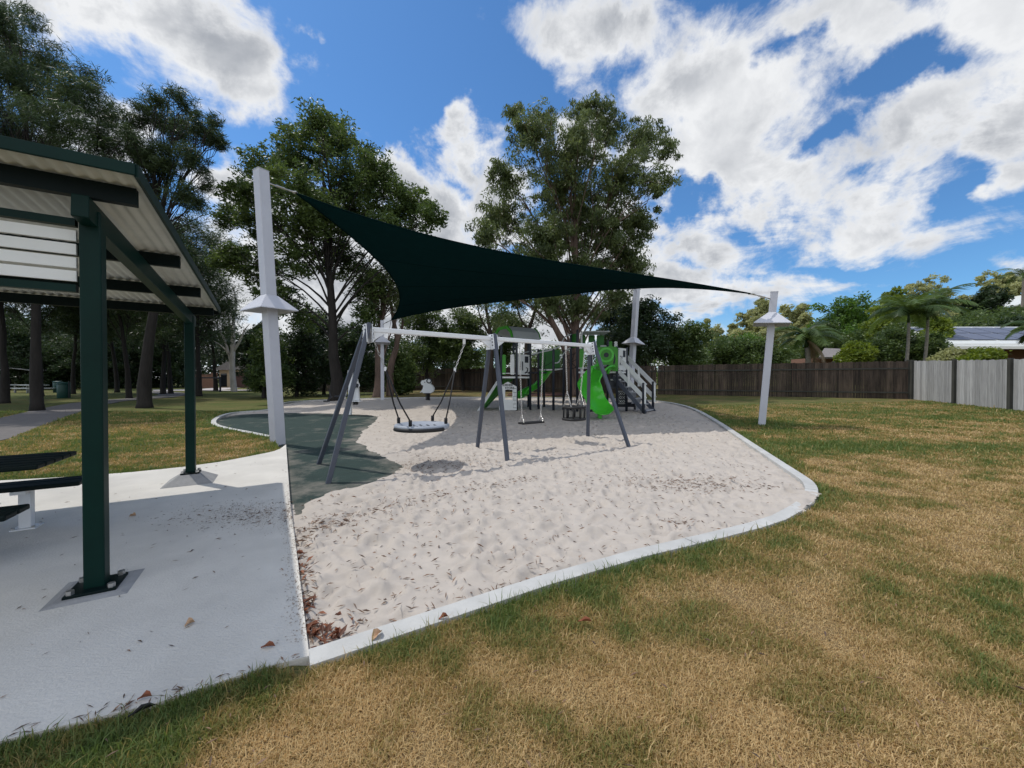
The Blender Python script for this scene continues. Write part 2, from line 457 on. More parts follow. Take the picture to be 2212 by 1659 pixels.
def glow_through(m, k, c):
    nt = m.node_tree; L = nt.links; b = nt.nodes['Principled BSDF']; t = nt.nodes.new('ShaderNodeBsdfTranslucent'); t.inputs[0].default_value = (*c, 1)
    ms = nt.nodes.new('ShaderNodeMixShader'); ms.inputs[0].default_value = k; L.new(b.outputs[0], ms.inputs[1]); L.new(t.outputs[0], ms.inputs[2]); L.new(ms.outputs[0], nt.nodes['Material Output'].inputs[0])
glow_through(MATS['sail_fabric'], 0.12, (0.02, 0.15, 0.15))
mat('sail_seam', (0.002, 0.012, 0.013), 0.85, spec=0.02)
mat('lime_plastic', (0.07, 0.50, 0.035), 0.32, 0.05, 3, coat=0.2)
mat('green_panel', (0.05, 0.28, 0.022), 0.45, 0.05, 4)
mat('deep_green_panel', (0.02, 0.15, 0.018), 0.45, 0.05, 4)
mat('white_panel', (0.70, 0.72, 0.71), 0.5, 0.04, 4)
mat('grey_panel', (0.44, 0.47, 0.48), 0.5, 0.05, 4)
mat('step_grey', (0.30, 0.31, 0.335), 0.6, 0.06, 6)
mat('dark_grey_panel', (0.06, 0.065, 0.075), 0.5, 0.06, 6)
mat('rope', (0.014, 0.014, 0.016), 0.8)
mat('bark_brown', (0.06, 0.045, 0.036), 0.9, 0.45, 5, 0.03, 14, stretch=(1, 1, 0.22))
mat('bark_paper', (0.13, 0.09, 0.072), 0.9, 0.5, 4, 0.03, 12, stretch=(1, 1, 0.25))
mat('bark_dark', (0.022, 0.019, 0.017), 0.95, 0.4, 5, 0.03, 14, stretch=(1, 1, 0.22))
mat('bark_pale', (0.42, 0.39, 0.36), 0.8, 0.25, 3, 0.01, 12, stretch=(1, 1, 0.4))
mat('palm_trunk', (0.20, 0.18, 0.15), 0.9, 0.3, 8, 0.01, 20)
mat('fence_dark', (0.060, 0.044, 0.033), 0.9, 0.6, 2.2, 0.004, 30, stretch=(6, 6, 0.5))
mat('fence_pale', (0.36, 0.36, 0.355), 0.9, 0.22, 3, 0.004, 30, stretch=(6, 6, 0.5))
per_island(MATS['fence_dark'], 0.55, 1.4); per_island(MATS['fence_pale'], 0.72, 1.15)
mat('fence_post', (0.05, 0.05, 0.042), 0.9, 0.3, 5, stretch=(1, 1, .3))
mat('brick', (0.24, 0.13, 0.09), 0.9, 0.2, 12, 0.004, 30)
mat('cream_render', (0.55, 0.42, 0.28), 0.85, 0.08, 3)
mat('tile_roof', (0.22, 0.20, 0.19), 0.8, 0.15, 5)
mat('white_roof', (0.62, 0.64, 0.62), 0.5, 0.06, 3)
mat('solar_cell', (0.12, 0.135, 0.185), 0.55, 0.06, 3, spec=0.6)
mat('garage_brown', (0.075, 0.035, 0.028), 0.6, 0.08, 4)
mat('white_trim', (0.75, 0.74, 0.70), 0.5)
mat('dark_glass', (0.02, 0.025, 0.03), 0.1)
mat('bin_green', (0.008, 0.05, 0.04), 0.5)
mat('mulch', (0.10, 0.045, 0.03), 0.95, 0.5, 20, 0.03, 40)
mat('rubber_ground', (0.020, 0.040, 0.035), 0.95, 0.15, 3, 0.004, 120)
mat('wire', (0.05, 0.05, 0.05), 0.5)
mat('timber_pole', (0.20, 0.17, 0.14), 0.9, 0.2, 5)
leaf_mat('leaf_gum', (0.040, 0.064, 0.024), (0.17, 0.215, 0.078), 0.38)
leaf_mat('leaf_dense', (0.026, 0.054, 0.017), (0.125, 0.18, 0.050), 0.36)
leaf_mat('leaf_casuarina', (0.020, 0.042, 0.018), (0.075, 0.110, 0.042), 0.32)
leaf_mat('leaf_dark', (0.014, 0.030, 0.012), (0.045, 0.075, 0.026), 0.25)
leaf_mat('leaf_bright', (0.035, 0.085, 0.016), (0.12, 0.22, 0.035), 0.35)
leaf_mat('leaf_lime', (0.07, 0.12, 0.016), (0.25, 0.31, 0.05), 0.4)
leaf_mat('leaf_olive', (0.16, 0.18, 0.075), (0.46, 0.47, 0.22), 0.4)
leaf_mat('leaf_palm', (0.026, 0.052, 0.014), (0.11, 0.17, 0.045), 0.3)
leaf_mat('frond_dry', (0.14, 0.10, 0.055), (0.30, 0.23, 0.14), 0.2)
leaf_mat('turf_blade', (0.50, 0.35, 0.165), (0.10, 0.165, 0.036), 0.35, 0.6)
leaf_mat('litter', (0.085, 0.06, 0.045), (0.36, 0.22, 0.14), 0.1, 0.7)
# the soil and thatch under the blades: colour from the turf's own green patches
def turf_ground():
    m = bpy.data.materials.new('turf_ground'); m.use_nodes = True; MATS['turf_ground'] = m
    nt = m.node_tree; L = nt.links; b = nt.nodes['Principled BSDF']; b.inputs['Roughness'].default_value = 0.95
    b.inputs['Specular IOR Level'].default_value = 0.1
    a = nt.nodes.new('ShaderNodeAttribute'); a.attribute_name = 'tone'
    tc = nt.nodes.new('ShaderNodeTexCoord')
    n = nt.nodes.new('ShaderNodeTexNoise'); n.inputs['Scale'].default_value = 16; n.inputs['Detail'].default_value = 7; n.inputs['Roughness'].default_value = 0.7
    L.new(tc.outputs['Object'], n.inputs['Vector'])
    ad = nt.nodes.new('ShaderNodeMath'); ad.operation = 'MULTIPLY_ADD'
    L.new(n.outputs[0], ad.inputs[0]); ad.inputs[1].default_value = 1.1
    s2 = nt.nodes.new('ShaderNodeMath'); s2.operation = 'SUBTRACT'; L.new(a.outputs['Fac'], s2.inputs[0]); s2.inputs[1].default_value = 0.55
    L.new(s2.outputs[0], ad.inputs[2]); ad.use_clamp = True
    mx = nt.nodes.new('ShaderNodeMix'); mx.data_type = 'RGBA'; L.new(ad.outputs[0], mx.inputs[0])
    mx.inputs[6].default_value = (0.255, 0.178, 0.088, 1); mx.inputs[7].default_value = (0.11, 0.135, 0.042, 1)
    n2 = nt.nodes.new('ShaderNodeTexNoise'); n2.inputs['Scale'].default_value = 55; n2.inputs['Detail'].default_value = 4
    L.new(tc.outputs['Object'], n2.inputs['Vector'])
    mr = nt.nodes.new('ShaderNodeMapRange'); L.new(n2.outputs[0], mr.inputs[0]); mr.inputs[1].default_value = .3; mr.inputs[2].default_value = .7
    mr.inputs[3].default_value = 0.55; mr.inputs[4].default_value = 1.2
    mm = nt.nodes.new('ShaderNodeMix'); mm.data_type = 'RGBA'; mm.blend_type = 'MULTIPLY'; mm.inputs[0].default_value = 1
    L.new(mx.outputs[2], mm.inputs[6]); L.new(mr.outputs[0], mm.inputs[7]); L.new(mm.outputs[2], b.inputs['Base Color'])
    bp = nt.nodes.new('ShaderNodeBump'); bp.inputs['Distance'].default_value = 0.03; L.new(n2.outputs[0], bp.inputs['Height']); L.new(bp.outputs[0], b.inputs['Normal'])
turf_ground()
def sand_mat():
    m = mat('sand', (0.46, 0.415, 0.37), 0.95, 0.09, 3.5, 0.004, 160, spec=0.15)
    return m
sand_mat()
def rubber_mat():
    m = MATS['rubber_ground']; nt = m.node_tree; L = nt.links; b = nt.nodes['Principled BSDF']
    src = b.inputs['Base Color'].links[0].from_socket
    tc = nt.nodes.new('ShaderNodeTexCoord')
    n = nt.nodes.new('ShaderNodeTexNoise'); n.inputs['Scale'].default_value = 1.5; n.inputs['Detail'].default_value = 9; n.inputs['Roughness'].default_value = 0.72
    L.new(tc.outputs['Object'], n.inputs['Vector'])
    mr = nt.nodes.new('ShaderNodeMapRange'); L.new(n.outputs[0], mr.inputs[0]); mr.inputs[1].default_value = 0.55; mr.inputs[2].default_value = 0.82; mr.inputs[4].default_value = 0.6
    ta = nt.nodes.new('ShaderNodeAttribute'); ta.attribute_name = 'tone'; ma = nt.nodes.new('ShaderNodeMath'); ma.operation = 'MULTIPLY_ADD'; L.new(ta.outputs['Fac'], ma.inputs[0]); ma.inputs[1].default_value = 0.16; L.new(n.outputs[0], ma.inputs[2]); L.new(ma.outputs[0], mr.inputs[0])
    mx = nt.nodes.new('ShaderNodeMix'); mx.data_type = 'RGBA'; L.new(mr.outputs[0], mx.inputs[0]); L.new(src, mx.inputs[6]); mx.inputs[7].default_value = (0.33, 0.29, 0.25, 1)
    L.new(mx.outputs[2], b.inputs['Base Color'])
rubber_mat()

# ------------------------------------------------------------------ ground, sand, slab, kerb, path
def grow(a, b, s0, s1, sgn):
    out = []; x = a; s = s0
    while (x < b if sgn > 0 else x > b):
        s = min(s * 1.13, s1); x += sgn * s; out.append(x)
    return out
gx = np.array(sorted(grow(-12, -600, 0.15, 40, -1)) + list(np.arange(-12, 20, 0.15)) + grow(20, 600, 0.15, 40, 1))
gy = np.array(sorted(grow(-1, -200, 0.15, 30, -1)) + list(np.arange(-1, 22, 0.15)) + grow(22, 900, 0.15, 40, 1))
X, Y = np.meshgrid(gx, gy)
Z = T(X, Y) + 0.012 * (fbm(X * 1.3, Y * 1.3, 3) - 0.5) * (np.hypot(X, Y) < 60)
inn = inside(PIT, X, Y) | ((pdist(PIT, X, Y) < 0.09) & (np.hypot(X - slab_right[0][0], Y - slab_right[0][1]) > .22))
ins = inside(SLAB, X, Y) & (np.hypot(X - slab_right[0][0], Y - slab_right[0][1]) > .18)
near_path = pdist(path_c, X, Y, False) < 0.75
Z = Z - 0.18 * (inn | ins) - 0.05 * near_path
nxg, nyg = len(gx), len(gy)
idx = np.arange(nxg * nyg).reshape(nyg, nxg)
faces = np.stack([idx[:-1, :-1].ravel(), idx[:-1, 1:].ravel(), idx[1:, 1:].ravel(), idx[1:, :-1].ravel()], 1)
g_ = green(X.ravel(), Y.ravel())
tag(np_mesh('ground', np.stack([X.ravel(), Y.ravel(), Z.ravel()], 1), faces, 4, MATS['turf_ground'], None, g_, True), kind='structure')

def sand_h(x, y):
    x = np.asarray(x, float); y = np.asarray(y, float)
    h = T(x, y) - 0.035 + 0.025 * (fbm(x * 0.9, y * 0.9, 3) - 0.5) + 0.030 * (fbm(x * 3.1, y * 3.1, 4, .6) - 0.5) + 0.03 * (fbm(x * 9.0, y * 9.0 + 3, 3, .6) - 0.5)
    rd = pdist(RUB, x, y) * np.where(inside(RUB, x, y), -1, 1)
    k = rd + 0.26 * (fbm(x * 1.6, y * 1.6 + 9, 4, .7) - 0.5)
    h = h + 0.01 - 0.075 * sstep(0.12, -0.22, k)
    return h, k
sx = np.array(list(np.arange(-12.5, -3, 0.085)) + list(np.arange(-3, 5.6, 0.032)) + list(np.arange(5.6, 9, 0.085)))
yy = 1.9; sy = []
while yy < 24: sy.append(yy); yy += 0.018 + 0.0042 * (yy - 1.9)
sy = np.array(sy)
SX, SY = np.meshgrid(sx, sy)
SZ, SK = sand_h(SX, SY)
# footprints and scuffs
dr = np.random.default_rng(5)
nprint = 9000
fx = dr.uniform(-4, 7.8, nprint); fy = 1.9 + 20 * dr.random(nprint) ** 1.35
rbd = pdist(RUB, fx, fy) * np.where(inside(RUB, fx, fy), -1, 1)
for x0, y0, rb in zip(fx, fy, rbd):
    if rb < 0.25: continue
    a = dr.uniform(0, math.pi); la, lb = dr.uniform(0.05, 0.15), dr.uniform(0.032, 0.075); dep = dr.uniform(0.010, 0.034)
    i0, i1 = np.searchsorted(sx, (x0 - 0.4, x0 + 0.4)); j0, j1 = np.searchsorted(sy, (y0 - 0.4, y0 + 0.4))
    if i1 <= i0 or j1 <= j0: continue
    dx = SX[j0:j1, i0:i1] - x0; dy = SY[j0:j1, i0:i1] - y0
    u = (dx * math.cos(a) + dy * math.sin(a)) / la; v = (-dx * math.sin(a) + dy * math.cos(a)) / lb
    r2 = u * u + v * v
    SZ[j0:j1, i0:i1] += dep * (-np.exp(-r2 ** 1.6) + 0.75 * np.exp(-((np.sqrt(r2) - 1.5) / 0.42) ** 2) * (0.6 + 0.4 * u))
# scoured hollow under the basket
bc = (-1.68, 6.9)
SZ -= 0.03 * np.exp(-((SX - bc[0]) / 0.7) ** 2 - ((SY - bc[1]) / 0.5) ** 2)
TS = T(SX, SY)
SZ = np.where(SK > 0.10, np.maximum(SZ, TS - 0.046 + 0.004 * vnoise(SX * 20, SY * 20)), SZ)
pd_ = pdist(PIT, SX, SY); SZ = np.where(pd_ < 0.12, np.minimum(SZ, TS - 0.008), SZ)
SZ = np.where(~inside(PIT, SX, SY), np.minimum(SZ, TS - 0.012), SZ)
cc_ = gp(1742, 1085); dcor = np.hypot(SX - cc_[0], SY - cc_[1])
SZ = np.where(dcor < 0.95, SZ + (0.062 + .02 * vnoise(SX * 6, SY * 6)) * np.exp(-(dcor / 0.58) ** 4), SZ)
cxs = (SX[:-1, :-1] + SX[1:, 1:]) / 2; cys = (SY[:-1, :-1] + SY[1:, 1:]) / 2
ci = inside(PIT, cxs, cys)
pdc = pdist(PIT, cxs, cys)
keep = ci | (pdc < 0.08)
corner = (np.hypot(cxs - cc_[0], cys - cc_[1]) < 0.62) & (pdc < 0.13 + .05 * vnoise(cxs * 5, cys * 5))
keep = keep | corner
si = np.arange(SX.size).reshape(SX.shape)
sf = np.stack([si[:-1, :-1], si[:-1, 1:], si[1:, 1:], si[1:, :-1]], -1)[keep]
used = np.unique(sf); remap = np.zeros(SX.size, int); remap[used] = np.arange(len(used))
tag(np_mesh('sand', np.stack([SX.ravel(), SY.ravel(), SZ.ravel()], 1)[used], remap[sf], 4, MATS['sand'], None, None, True), kind='structure')

# rubber softfall: a sheet just above the sand's bed on the left of the pit
rx = np.arange(-12.5, 0, 0.12); ry = np.arange(3.5, 18, 0.12)
RX, RY = np.meshgrid(rx, ry)
ri = np.arange(RX.size).reshape(RX.shape)
rc = inside(PIT, RX[:-1, :-1] + .1, RY[:-1, :-1] + .1) & ((pdist(RUB, RX[:-1, :-1] + .1, RY[:-1, :-1] + .1) < 0.8) | inside(RUB, RX[:-1, :-1] + .1, RY[:-1, :-1] + .1))
rf = np.stack([ri[:-1, :-1], ri[:-1, 1:], ri[1:, 1:], ri[1:, :-1]], -1)[rc]
rdist = pdist(RUB, RX, RY).ravel()
u_ = np.unique(rf); rm = np.zeros(RX.size, int); rm[u_] = np.arange(len(u_))
tag(np_mesh('rubber_surface', np.stack([RX.ravel(), RY.ravel(), (T(RX, RY) - 0.055).ravel()], 1)[u_], rm[rf], 4, MATS['rubber_ground'], None, np.exp(-(rdist[u_] / .45) ** 2), True), kind='structure')

# concrete slab
m = MB(); n = len(SLAB)
m.v = [(x, y, Tz(x, y) + 0.03) for x, y in SLAB] + [(x, y, Tz(x, y) - 0.12) for x, y in SLAB]
m.f = [tuple(range(n))] + [(i, n + i, n + (i + 1) % n, (i + 1) % n) for i in range(n)]
sl = m.build('concrete_slab', MATS['concrete']); tag(sl, kind='structure')
# kerb in lengths with joints
kl = resample(CURB_LINE, 0.25)
front = [p for p in kl]
acc_l = 0; seg = [kl[0]]; k0 = 0
m = MB()
def kerb_piece(m, seg):
    A = off_line(seg, -0.135); B = off_line(seg, 0.005); b0 = len(m.v)
    for i in range(len(seg)):
        za = Tz(*A[i]) + 0.03; zb = Tz(*B[i]) + 0.03
        m.v += [(*A[i], za - 0.14), (*A[i], za), (*B[i], zb), (*B[i], zb - 0.14)]
    for i in range(len(seg) - 1):
        b = b0 + i * 4
        for k in range(3): m.f.append((b + k, b + 4 + k, b + 5 + k, b + 1 + k))
    m.f += [(b0 + 3, b0 + 2, b0 + 1, b0)]; e = b0 + (len(seg) - 1) * 4; m.f += [(e, e + 1, e + 2, e + 3)]
for a, b in zip(kl[:-1], kl[1:]):
    l = math.dist(a, b); acc_l += l
    if acc_l > 2.85:
        t = 0.012 / l
        seg.append((a[0] + (b[0] - a[0]) * (1 - t), a[1] + (b[1] - a[1]) * (1 - t))); kerb_piece(m, seg); seg = [b]; acc_l = 0
    else: seg.append(b)
if len(seg) > 1: kerb_piece(m, seg)
tag(m.build('kerb', MATS['kerb_concrete'], bevel=0.012), kind='structure')
tag(ribbon('path', resample(path_c, 0.5), -0.95, 0.95, 0.012, MATS['asphalt'], 0.1), kind='structure')

# ------------------------------------------------------------------ grass blades
def blades():
    r = np.random.default_rng(21)
    n = 900000
    # many near the lawn's front, thinning with distance
    d = np.exp(r.uniform(math.log(1.15), math.log(17), n)); d = np.where(r.random(n) < np.minimum(1, (d / 2.0) ** 2), d, r.uniform(1.15, 2.2, n))
    x = r.uniform(-1.55, 1.55, n) * d; y = d
    keep = ~inside(SLAB, x, y) & (pdist(path_c, x, y, False) > 0.9)
    pin = inside(PIT, x, y); dk = pdist(PIT, x, y)
    keep &= ~pin & (dk > 0.15)
    cc = gp(1745, 1085); keep &= ~((np.hypot(x - cc[0], y - cc[1]) < 0.6) & (dk < 0.16))
    x, y, d, dk = x[keep], y[keep], d[keep], dk[keep]; n = len(x)
    g = green(x, y) + .75 * (fbm(x * 6, y * 6, 2) - .5)
    isg = np.clip(g + r.normal(0, 0.22, n), 0, 1)
    ln = r.uniform(0.012, 0.038, n) * (0.75 + 0.75 * g + 0.5 * np.exp(-(dk / .35) ** 2)) * np.clip(0.9 + 0.06 * d, 1, 1.6)
    ln = ln * np.where(r.random(n) < .07, r.uniform(1.4, 2.3, n), 1.0)
    w = np.clip(0.0009 * d, 0.0018, 0.010) * r.uniform(0.7, 1.4, n)
    a = r.uniform(0, 2 * math.pi, n); lean = r.uniform(0.15, 1.15, n) * (1.15 - 0.35 * g)
    z = T(x, y) - 0.004
    cx, sx_ = np.cos(a), np.sin(a); ta = a + r.normal(0, .6, n) + math.pi / 2
    ox, oy = np.cos(ta) * lean, np.sin(ta) * lean
    V = np.empty((n, 5, 3))
    V[:, 0] = np.stack([x - cx * w, y - sx_ * w, z], 1); V[:, 1] = np.stack([x + cx * w, y + sx_ * w, z], 1)
    mx, my, mz = x + ox * ln * .35, y + oy * ln * .35, z + ln * .62 / np.sqrt(1 + lean * lean * .3)
    V[:, 2] = np.stack([mx + cx * w * .8, my + sx_ * w * .8, mz], 1); V[:, 3] = np.stack([mx - cx * w * .8, my - sx_ * w * .8, mz], 1)
    V[:, 4] = np.stack([x + ox * ln, y + oy * ln, z + ln * (1.0 - .35 * np.minimum(lean, 1.2))], 1)
    b = np.arange(n)[:, None] * 5
    F3 = np.concatenate([b + np.array([[0, 1, 2]]), b + np.array([[0, 2, 3]]), b + np.array([[3, 2, 4]])], 1).reshape(-1, 3)
    tone = np.repeat(isg, 5)
    tag(np_mesh('grass', V.reshape(-1, 3), F3, 3, MATS['turf_blade'], None, tone), 'short couch grass, straw brown with green patches, around the sandpit', 'grass', kind='stuff')
blades()
def blade_ramp():
    nt = MATS['turf_blade'].node_tree; L = nt.links
    mx = [n for n in nt.nodes if n.type == 'MIX' and n.data_type == 'RGBA'][0]; at_ = [n for n in nt.nodes if n.type == 'ATTRIBUTE'][0]
    cr = nt.nodes.new('ShaderNodeValToRGB'); L.new(at_.outputs['Fac'], cr.inputs[0]); e = cr.color_ramp.elements
    e[0].position = 0.0; e[0].color = (0.58, 0.44, 0.22, 1); e[1].position = 1.0; e[1].color = (0.11, 0.165, 0.044, 1)
    for p_, c_ in ((0.22, (0.41, 0.29, 0.122, 1)), (0.45, (0.31, 0.25, 0.085, 1)), (0.70, (0.20, 0.21, 0.062, 1))):
        q_ = e.new(p_); q_.color = c_
    for l in list(mx.outputs[2].links): L.new(cr.outputs[0], l.to_socket)
blade_ramp()

# ------------------------------------------------------------------ fallen leaves
def litter(name, pts, size, zfun, label, seed, upright=0.35, material='litter', wide=(0.07, 0.28)):
    r = np.random.default_rng(seed); n = len(pts); pts = np.asarray(pts)
    l = r.uniform(size[0], size[1], n); w = l * r.uniform(wide[0], wide[1], n) * .85
    a = r.uniform(0, 2 * math.pi, n); c, s = np.cos(a), np.sin(a)
    z = zfun(pts[:, 0], pts[:, 1]); up = r.uniform(0.0, upright, n) * l; cur = r.uniform(0.05, 0.35, n) * w * 2
    P = lambda u, v, h: np.stack([pts[:, 0] + c * u - s * v, pts[:, 1] + s * u + c * v, z + 0.006 + h], 1)
    V = np.stack([P(-l / 2, 0 * l, up * 0), P(0 * l, -w / 2, cur + up * .5), P(l / 2, l * 0, up), P(0 * l, w / 2, cur + up * .5)], 1)
    V2 = P(l * 0, l * 0, up * .3)
    V = np.concatenate([V, V2[:, None]], 1)
    b = np.arange(n)[:, None] * 5
    F3 = np.concatenate([b + np.array([k]) for k in ((0, 1, 4), (1, 2, 4), (2, 3, 4), (3, 0, 4))], 1).reshape(-1, 3)
    tone = np.repeat(np.clip(r.beta(1.0, 1.9, n), 0, 1), 5)
    tag(np_mesh(name, V.reshape(-1, 3), F3, 3, MATS[material], None, tone), label, 'leaf litter', kind='stuff')
r_ = np.random.default_rng(33)
pts = []
def scatter(n, c, s, ang=0.0):
    a = r_.normal(0, s[0], n); b = r_.normal(0, s[1], n); ca, sa = math.cos(ang), math.sin(ang)
    for u, v in zip(a, b): pts.append((c[0] + u * ca - v * sa, c[1] + u * sa + v * ca))
for i in range(7000):
    y = 2.1 + 15 * r_.random() ** 1.05; x = r_.uniform(-0.75, 0.62) * y * 1.1; pts.append((x, y))
def along(p, q, n, w):
    p, q = gp(*p), gp(*q)
    for i in range(n):
        t = r_.random(); pts.append((p[0] + (q[0] - p[0]) * t + r_.normal(0, w), p[1] + (q[1] - p[1]) * t + r_.normal(0, w)))
along((668, 1400), (640, 1160), 300, 0.05); along((640, 1150), (900, 1078), 260, 0.13); along((900, 1078), (1150, 1030), 170, 0.12); along((640, 1150), (760, 1120), 160, 0.14)
along((680, 1395), (1250, 1222), 130, 0.10)
scatter(620, gp(1475, 1042), (0.50, 0.26)); scatter(120, gp(1600, 1050), (0.4, 0.2)); scatter(60, gp(1470, 1130), (0.1, 0.07)); scatter(420, gp(960, 1000), (0.6, 0.4))
ps = np.array(pts); ps = ps[inside(PIT, ps[:, 0], ps[:, 1]) & ~inside(SLAB, ps[:, 0], ps[:, 1])]
jx = np.clip(np.searchsorted(sx, ps[:, 0]), 0, len(sx) - 1); jy = np.clip(np.searchsorted(sy, ps[:, 1]), 0, len(sy) - 1)
_sz = lambda x, y: SZ[np.clip(np.searchsorted(sy, y), 0, len(sy) - 1), np.clip(np.searchsorted(sx, x), 0, len(sx) - 1)]
litter('leaf_litter', ps, (0.018, 0.075), _sz, 'dry brown leaves and twigs scattered over the sand', 1, 0.4)
pts = []
along((668, 1398), (652, 1290), 75, 0.035); along((672, 1398), (730, 1378), 16, 0.03); along((652, 1300), (640, 1190), 32, 0.03)
scatter(26, gp(713, 1362), (0.07, 0.05))
ps = np.array(pts); ps = ps[inside(PIT, ps[:, 0], ps[:, 1]) & ~inside(SLAB, ps[:, 0], ps[:, 1])]
leaf_mat('litter_rust', (0.07, 0.025, 0.015), (0.32, 0.12, 0.055), 0.15, 0.6)
litter('leaf_litter', ps, (0.04, 0.085), _sz, 'curled rust red leaves heaped along the slab edge in the corner of the sandpit', 8, 0.55, 'litter_rust', (.28, .5))
pts = []
for i in range(230):
    y = 1.7 + 5.6 * r_.random(); pts.append((r_.uniform(-1.4, -0.3) * y, y))
scatter(260, gp(560, 1118), (0.5, 0.2)); along((0, 1618), (660, 1440), 90, 0.03)
ps = np.array(pts); ps = ps[inside(SLAB, ps[:, 0], ps[:, 1])]
litter('leaf_litter', ps, (0.02, 0.06), lambda x, y: T(x, y) + 0.028, 'thin dry leaves scattered over the concrete slab', 2, 0.2)
pts = []
for i in range(520):
    y = 1.3 + 9 * r_.random() ** 1.5; pts.append((r_.uniform(-1.3, 1.4) * y, y))
ps = np.array(pts); ps = ps[~inside(PIT, ps[:, 0], ps[:, 1]) & ~inside(SLAB, ps[:, 0], ps[:, 1]) & (pdist(PIT, ps[:, 0], ps[:, 1]) > .2)]
litter('leaf_litter', ps, (0.02, 0.055), lambda x, y: T(x, y) + 0.03, 'pale curled leaves lying on the dry grass', 3, 0.3)
gq = gp(570, 1115); nq = 5200
ga = r_.normal(0, 1, (nq, 2)) * np.array([.55, .22]) + np.array(gq) + np.array([.28, .0])
ga = ga[inside(SLAB, ga[:, 0], ga[:, 1])]; ga2 = np.stack([r_.normal(0, .05, 1300), r_.random(1300)], 1)
e0_, e1_ = np.array(gp(662, 1400)), np.array(gp(622, 1040)); ga2 = e0_ + (e1_ - e0_) * ga2[:, 1:2] - np.abs(ga2[:, 0:1]) * np.array([1.0, .3]); ga2 = ga2[inside(SLAB, ga2[:, 0], ga2[:, 1])]
leaf_mat('grain', (0.34, 0.27, 0.22), (0.50, 0.44, 0.38), 0.0, 0.9)
litter('spilled_sand', np.concatenate([ga, ga2]), (0.005, 0.014), lambda x, y: T(x, y) + 0.0255, 'brown sand trodden over the edge of the concrete slab', 12, 0.05, 'grain', (.5, .9))
# the few big leaves one could pick up
def big_leaf(px, py, l, ang, z, tone_mat, label, shape=0.4):
    x, y = gp(px, py); m = MB(); c, s = math.cos(ang), math.sin(ang)
    prof = [(-.5, 0), (-.3, .6), (0, 1), (.28, .7), (.5, 0)]
    for k, sg in enumerate((-1, 1)):
        b = len(m.v)
        for u, wv in prof:
            uu = u * l; vv = sg * wv * l * shape / 2; h = abs(vv) * 0.7 + 0.012 * math.sin(u * 5 + 1)
            m.v.append((x + c * uu - s * vv, y + s * uu + c * vv, Tz(x, y) + z + 0.010 + h))
        for u, _ in prof: m.v.append((x + c * u * l, y + s * u * l, Tz(x, y) + z + 0.008))
        for i in range(4): m.f.append((b + i, b + i + 1, b + 6 + i, b + 5 + i))
    return tag(m.build('fallen_leaf', tone_mat), label, 'leaf')
mat('leaf_tan', (0.42, 0.27, 0.16), 0.7, 0.2, 30); mat('leaf_rust', (0.22, 0.075, 0.035), 0.7, 0.3, 30); mat('leaf_black', (0.012, 0.012, 0.011), 0.6, .2, 20)
big_leaf(812, 1391, 0.085, 1.2, 0.03, MATS['leaf_tan'], 'curled tan leaf lying on the white kerb', 0.6)
big_leaf(957, 1351, 0.06, 0.4, 0.03, MATS['leaf_rust'], 'small rust leaf on the grass side of the white kerb', 0.5)
big_leaf(405, 1365, 0.05, 0.9, 0.03, MATS['leaf_tan'], 'round tan leaf alone on the concrete slab', 0.9)
big_leaf(575, 1416, 0.075, 0.1, 0.03, MATS['leaf_rust'], 'orange brown leaf on the slab near the kerb corner', 0.35)
big_leaf(297, 1563, 0.10, 0.75, 0.035, MATS['leaf_black'], 'long black leaf pod in the grass below the slab edge', 0.22)
big_leaf(305, 1533, 0.055, 0.3, 0.035, MATS['leaf_rust'], 'reddish leaf at the slab edge beside the black pod', 0.5)
big_leaf(1265, 1362, 0.085, -0.1, 0.04, MATS['leaf_rust'], 'dark red leaf on the grass below the kerb joint', 0.3)
big_leaf(283, 1123, 0.06, 0.3, 0.03, MATS['leaf_tan'], 'round yellow leaf on the slab behind the front shelter post', 0.9)

# ------------------------------------------------------------------ shade sail and its poles
def pole(base, top, w, rot, collar_z, cw, label):
    b = Vector((base[0], base[1], Tz(*base) - 0.15)); t = Vector(top)
    o = thing('shade_sail_pole', (b.x, b.y, Tz(b.x, b.y)), label, 'pole', 'poles holding up the shade sail')
    d = (t - b).normalized(); up = Vector((math.cos(rot), math.sin(rot), 0))
    MB().bar(b, t, w, w, up).build('post', MATS['pole_grey'], o, bevel=0.008)
    cp = MB(); cp.bar(t, t + d * 0.012, w + 0.012, w + 0.012, up); cp.build('cap', MATS['pole_grey'], o)
    k = (collar_z - b.z) / d.z; c = b + d * k
    x = d.cross(up).normalized(); y = x.cross(d).normalized(); m = MB()
    prof = [(w * 1.05, 0.36), (w * 1.25, 0.34), (cw, 0.02), (cw, 0.0), (cw - 0.03, 0.0), (w * 1.02, 0.27)]
    for s_, h in prof:
        for a, bb in ((-1, -1), (1, -1), (1, 1), (-1, 1)): m.v.append(c + d * h + x * a * s_ / 2 + y * bb * s_ / 2)
    for i in range(len(prof) - 1):
        for j in range(4): m.f.append((i * 4 + j, (i + 1) * 4 + j, (i + 1) * 4 + (j + 1) % 4, i * 4 + (j + 1) % 4))
    m.build('collar', MATS['pole_grey'], o)
    return o
FLb = gp(600, 955); FRb = gp(1645, 918)
FLt = at(567, 372, 9.0); FRt = at(1671, 632, FRb[1] - 0.15)
FL = pole(FLb, FLt, 0.24, R(-28.5), 3.11, 0.86, 'tallest pale grey square sail pole with collar, at the slab corner')
FR = pole(FRb, FRt, 0.185, R(59), at(1660, 703, FRb[1]).z, 0.90, 'pale grey leaning sail pole with collar, alone on the grass by the kerb')
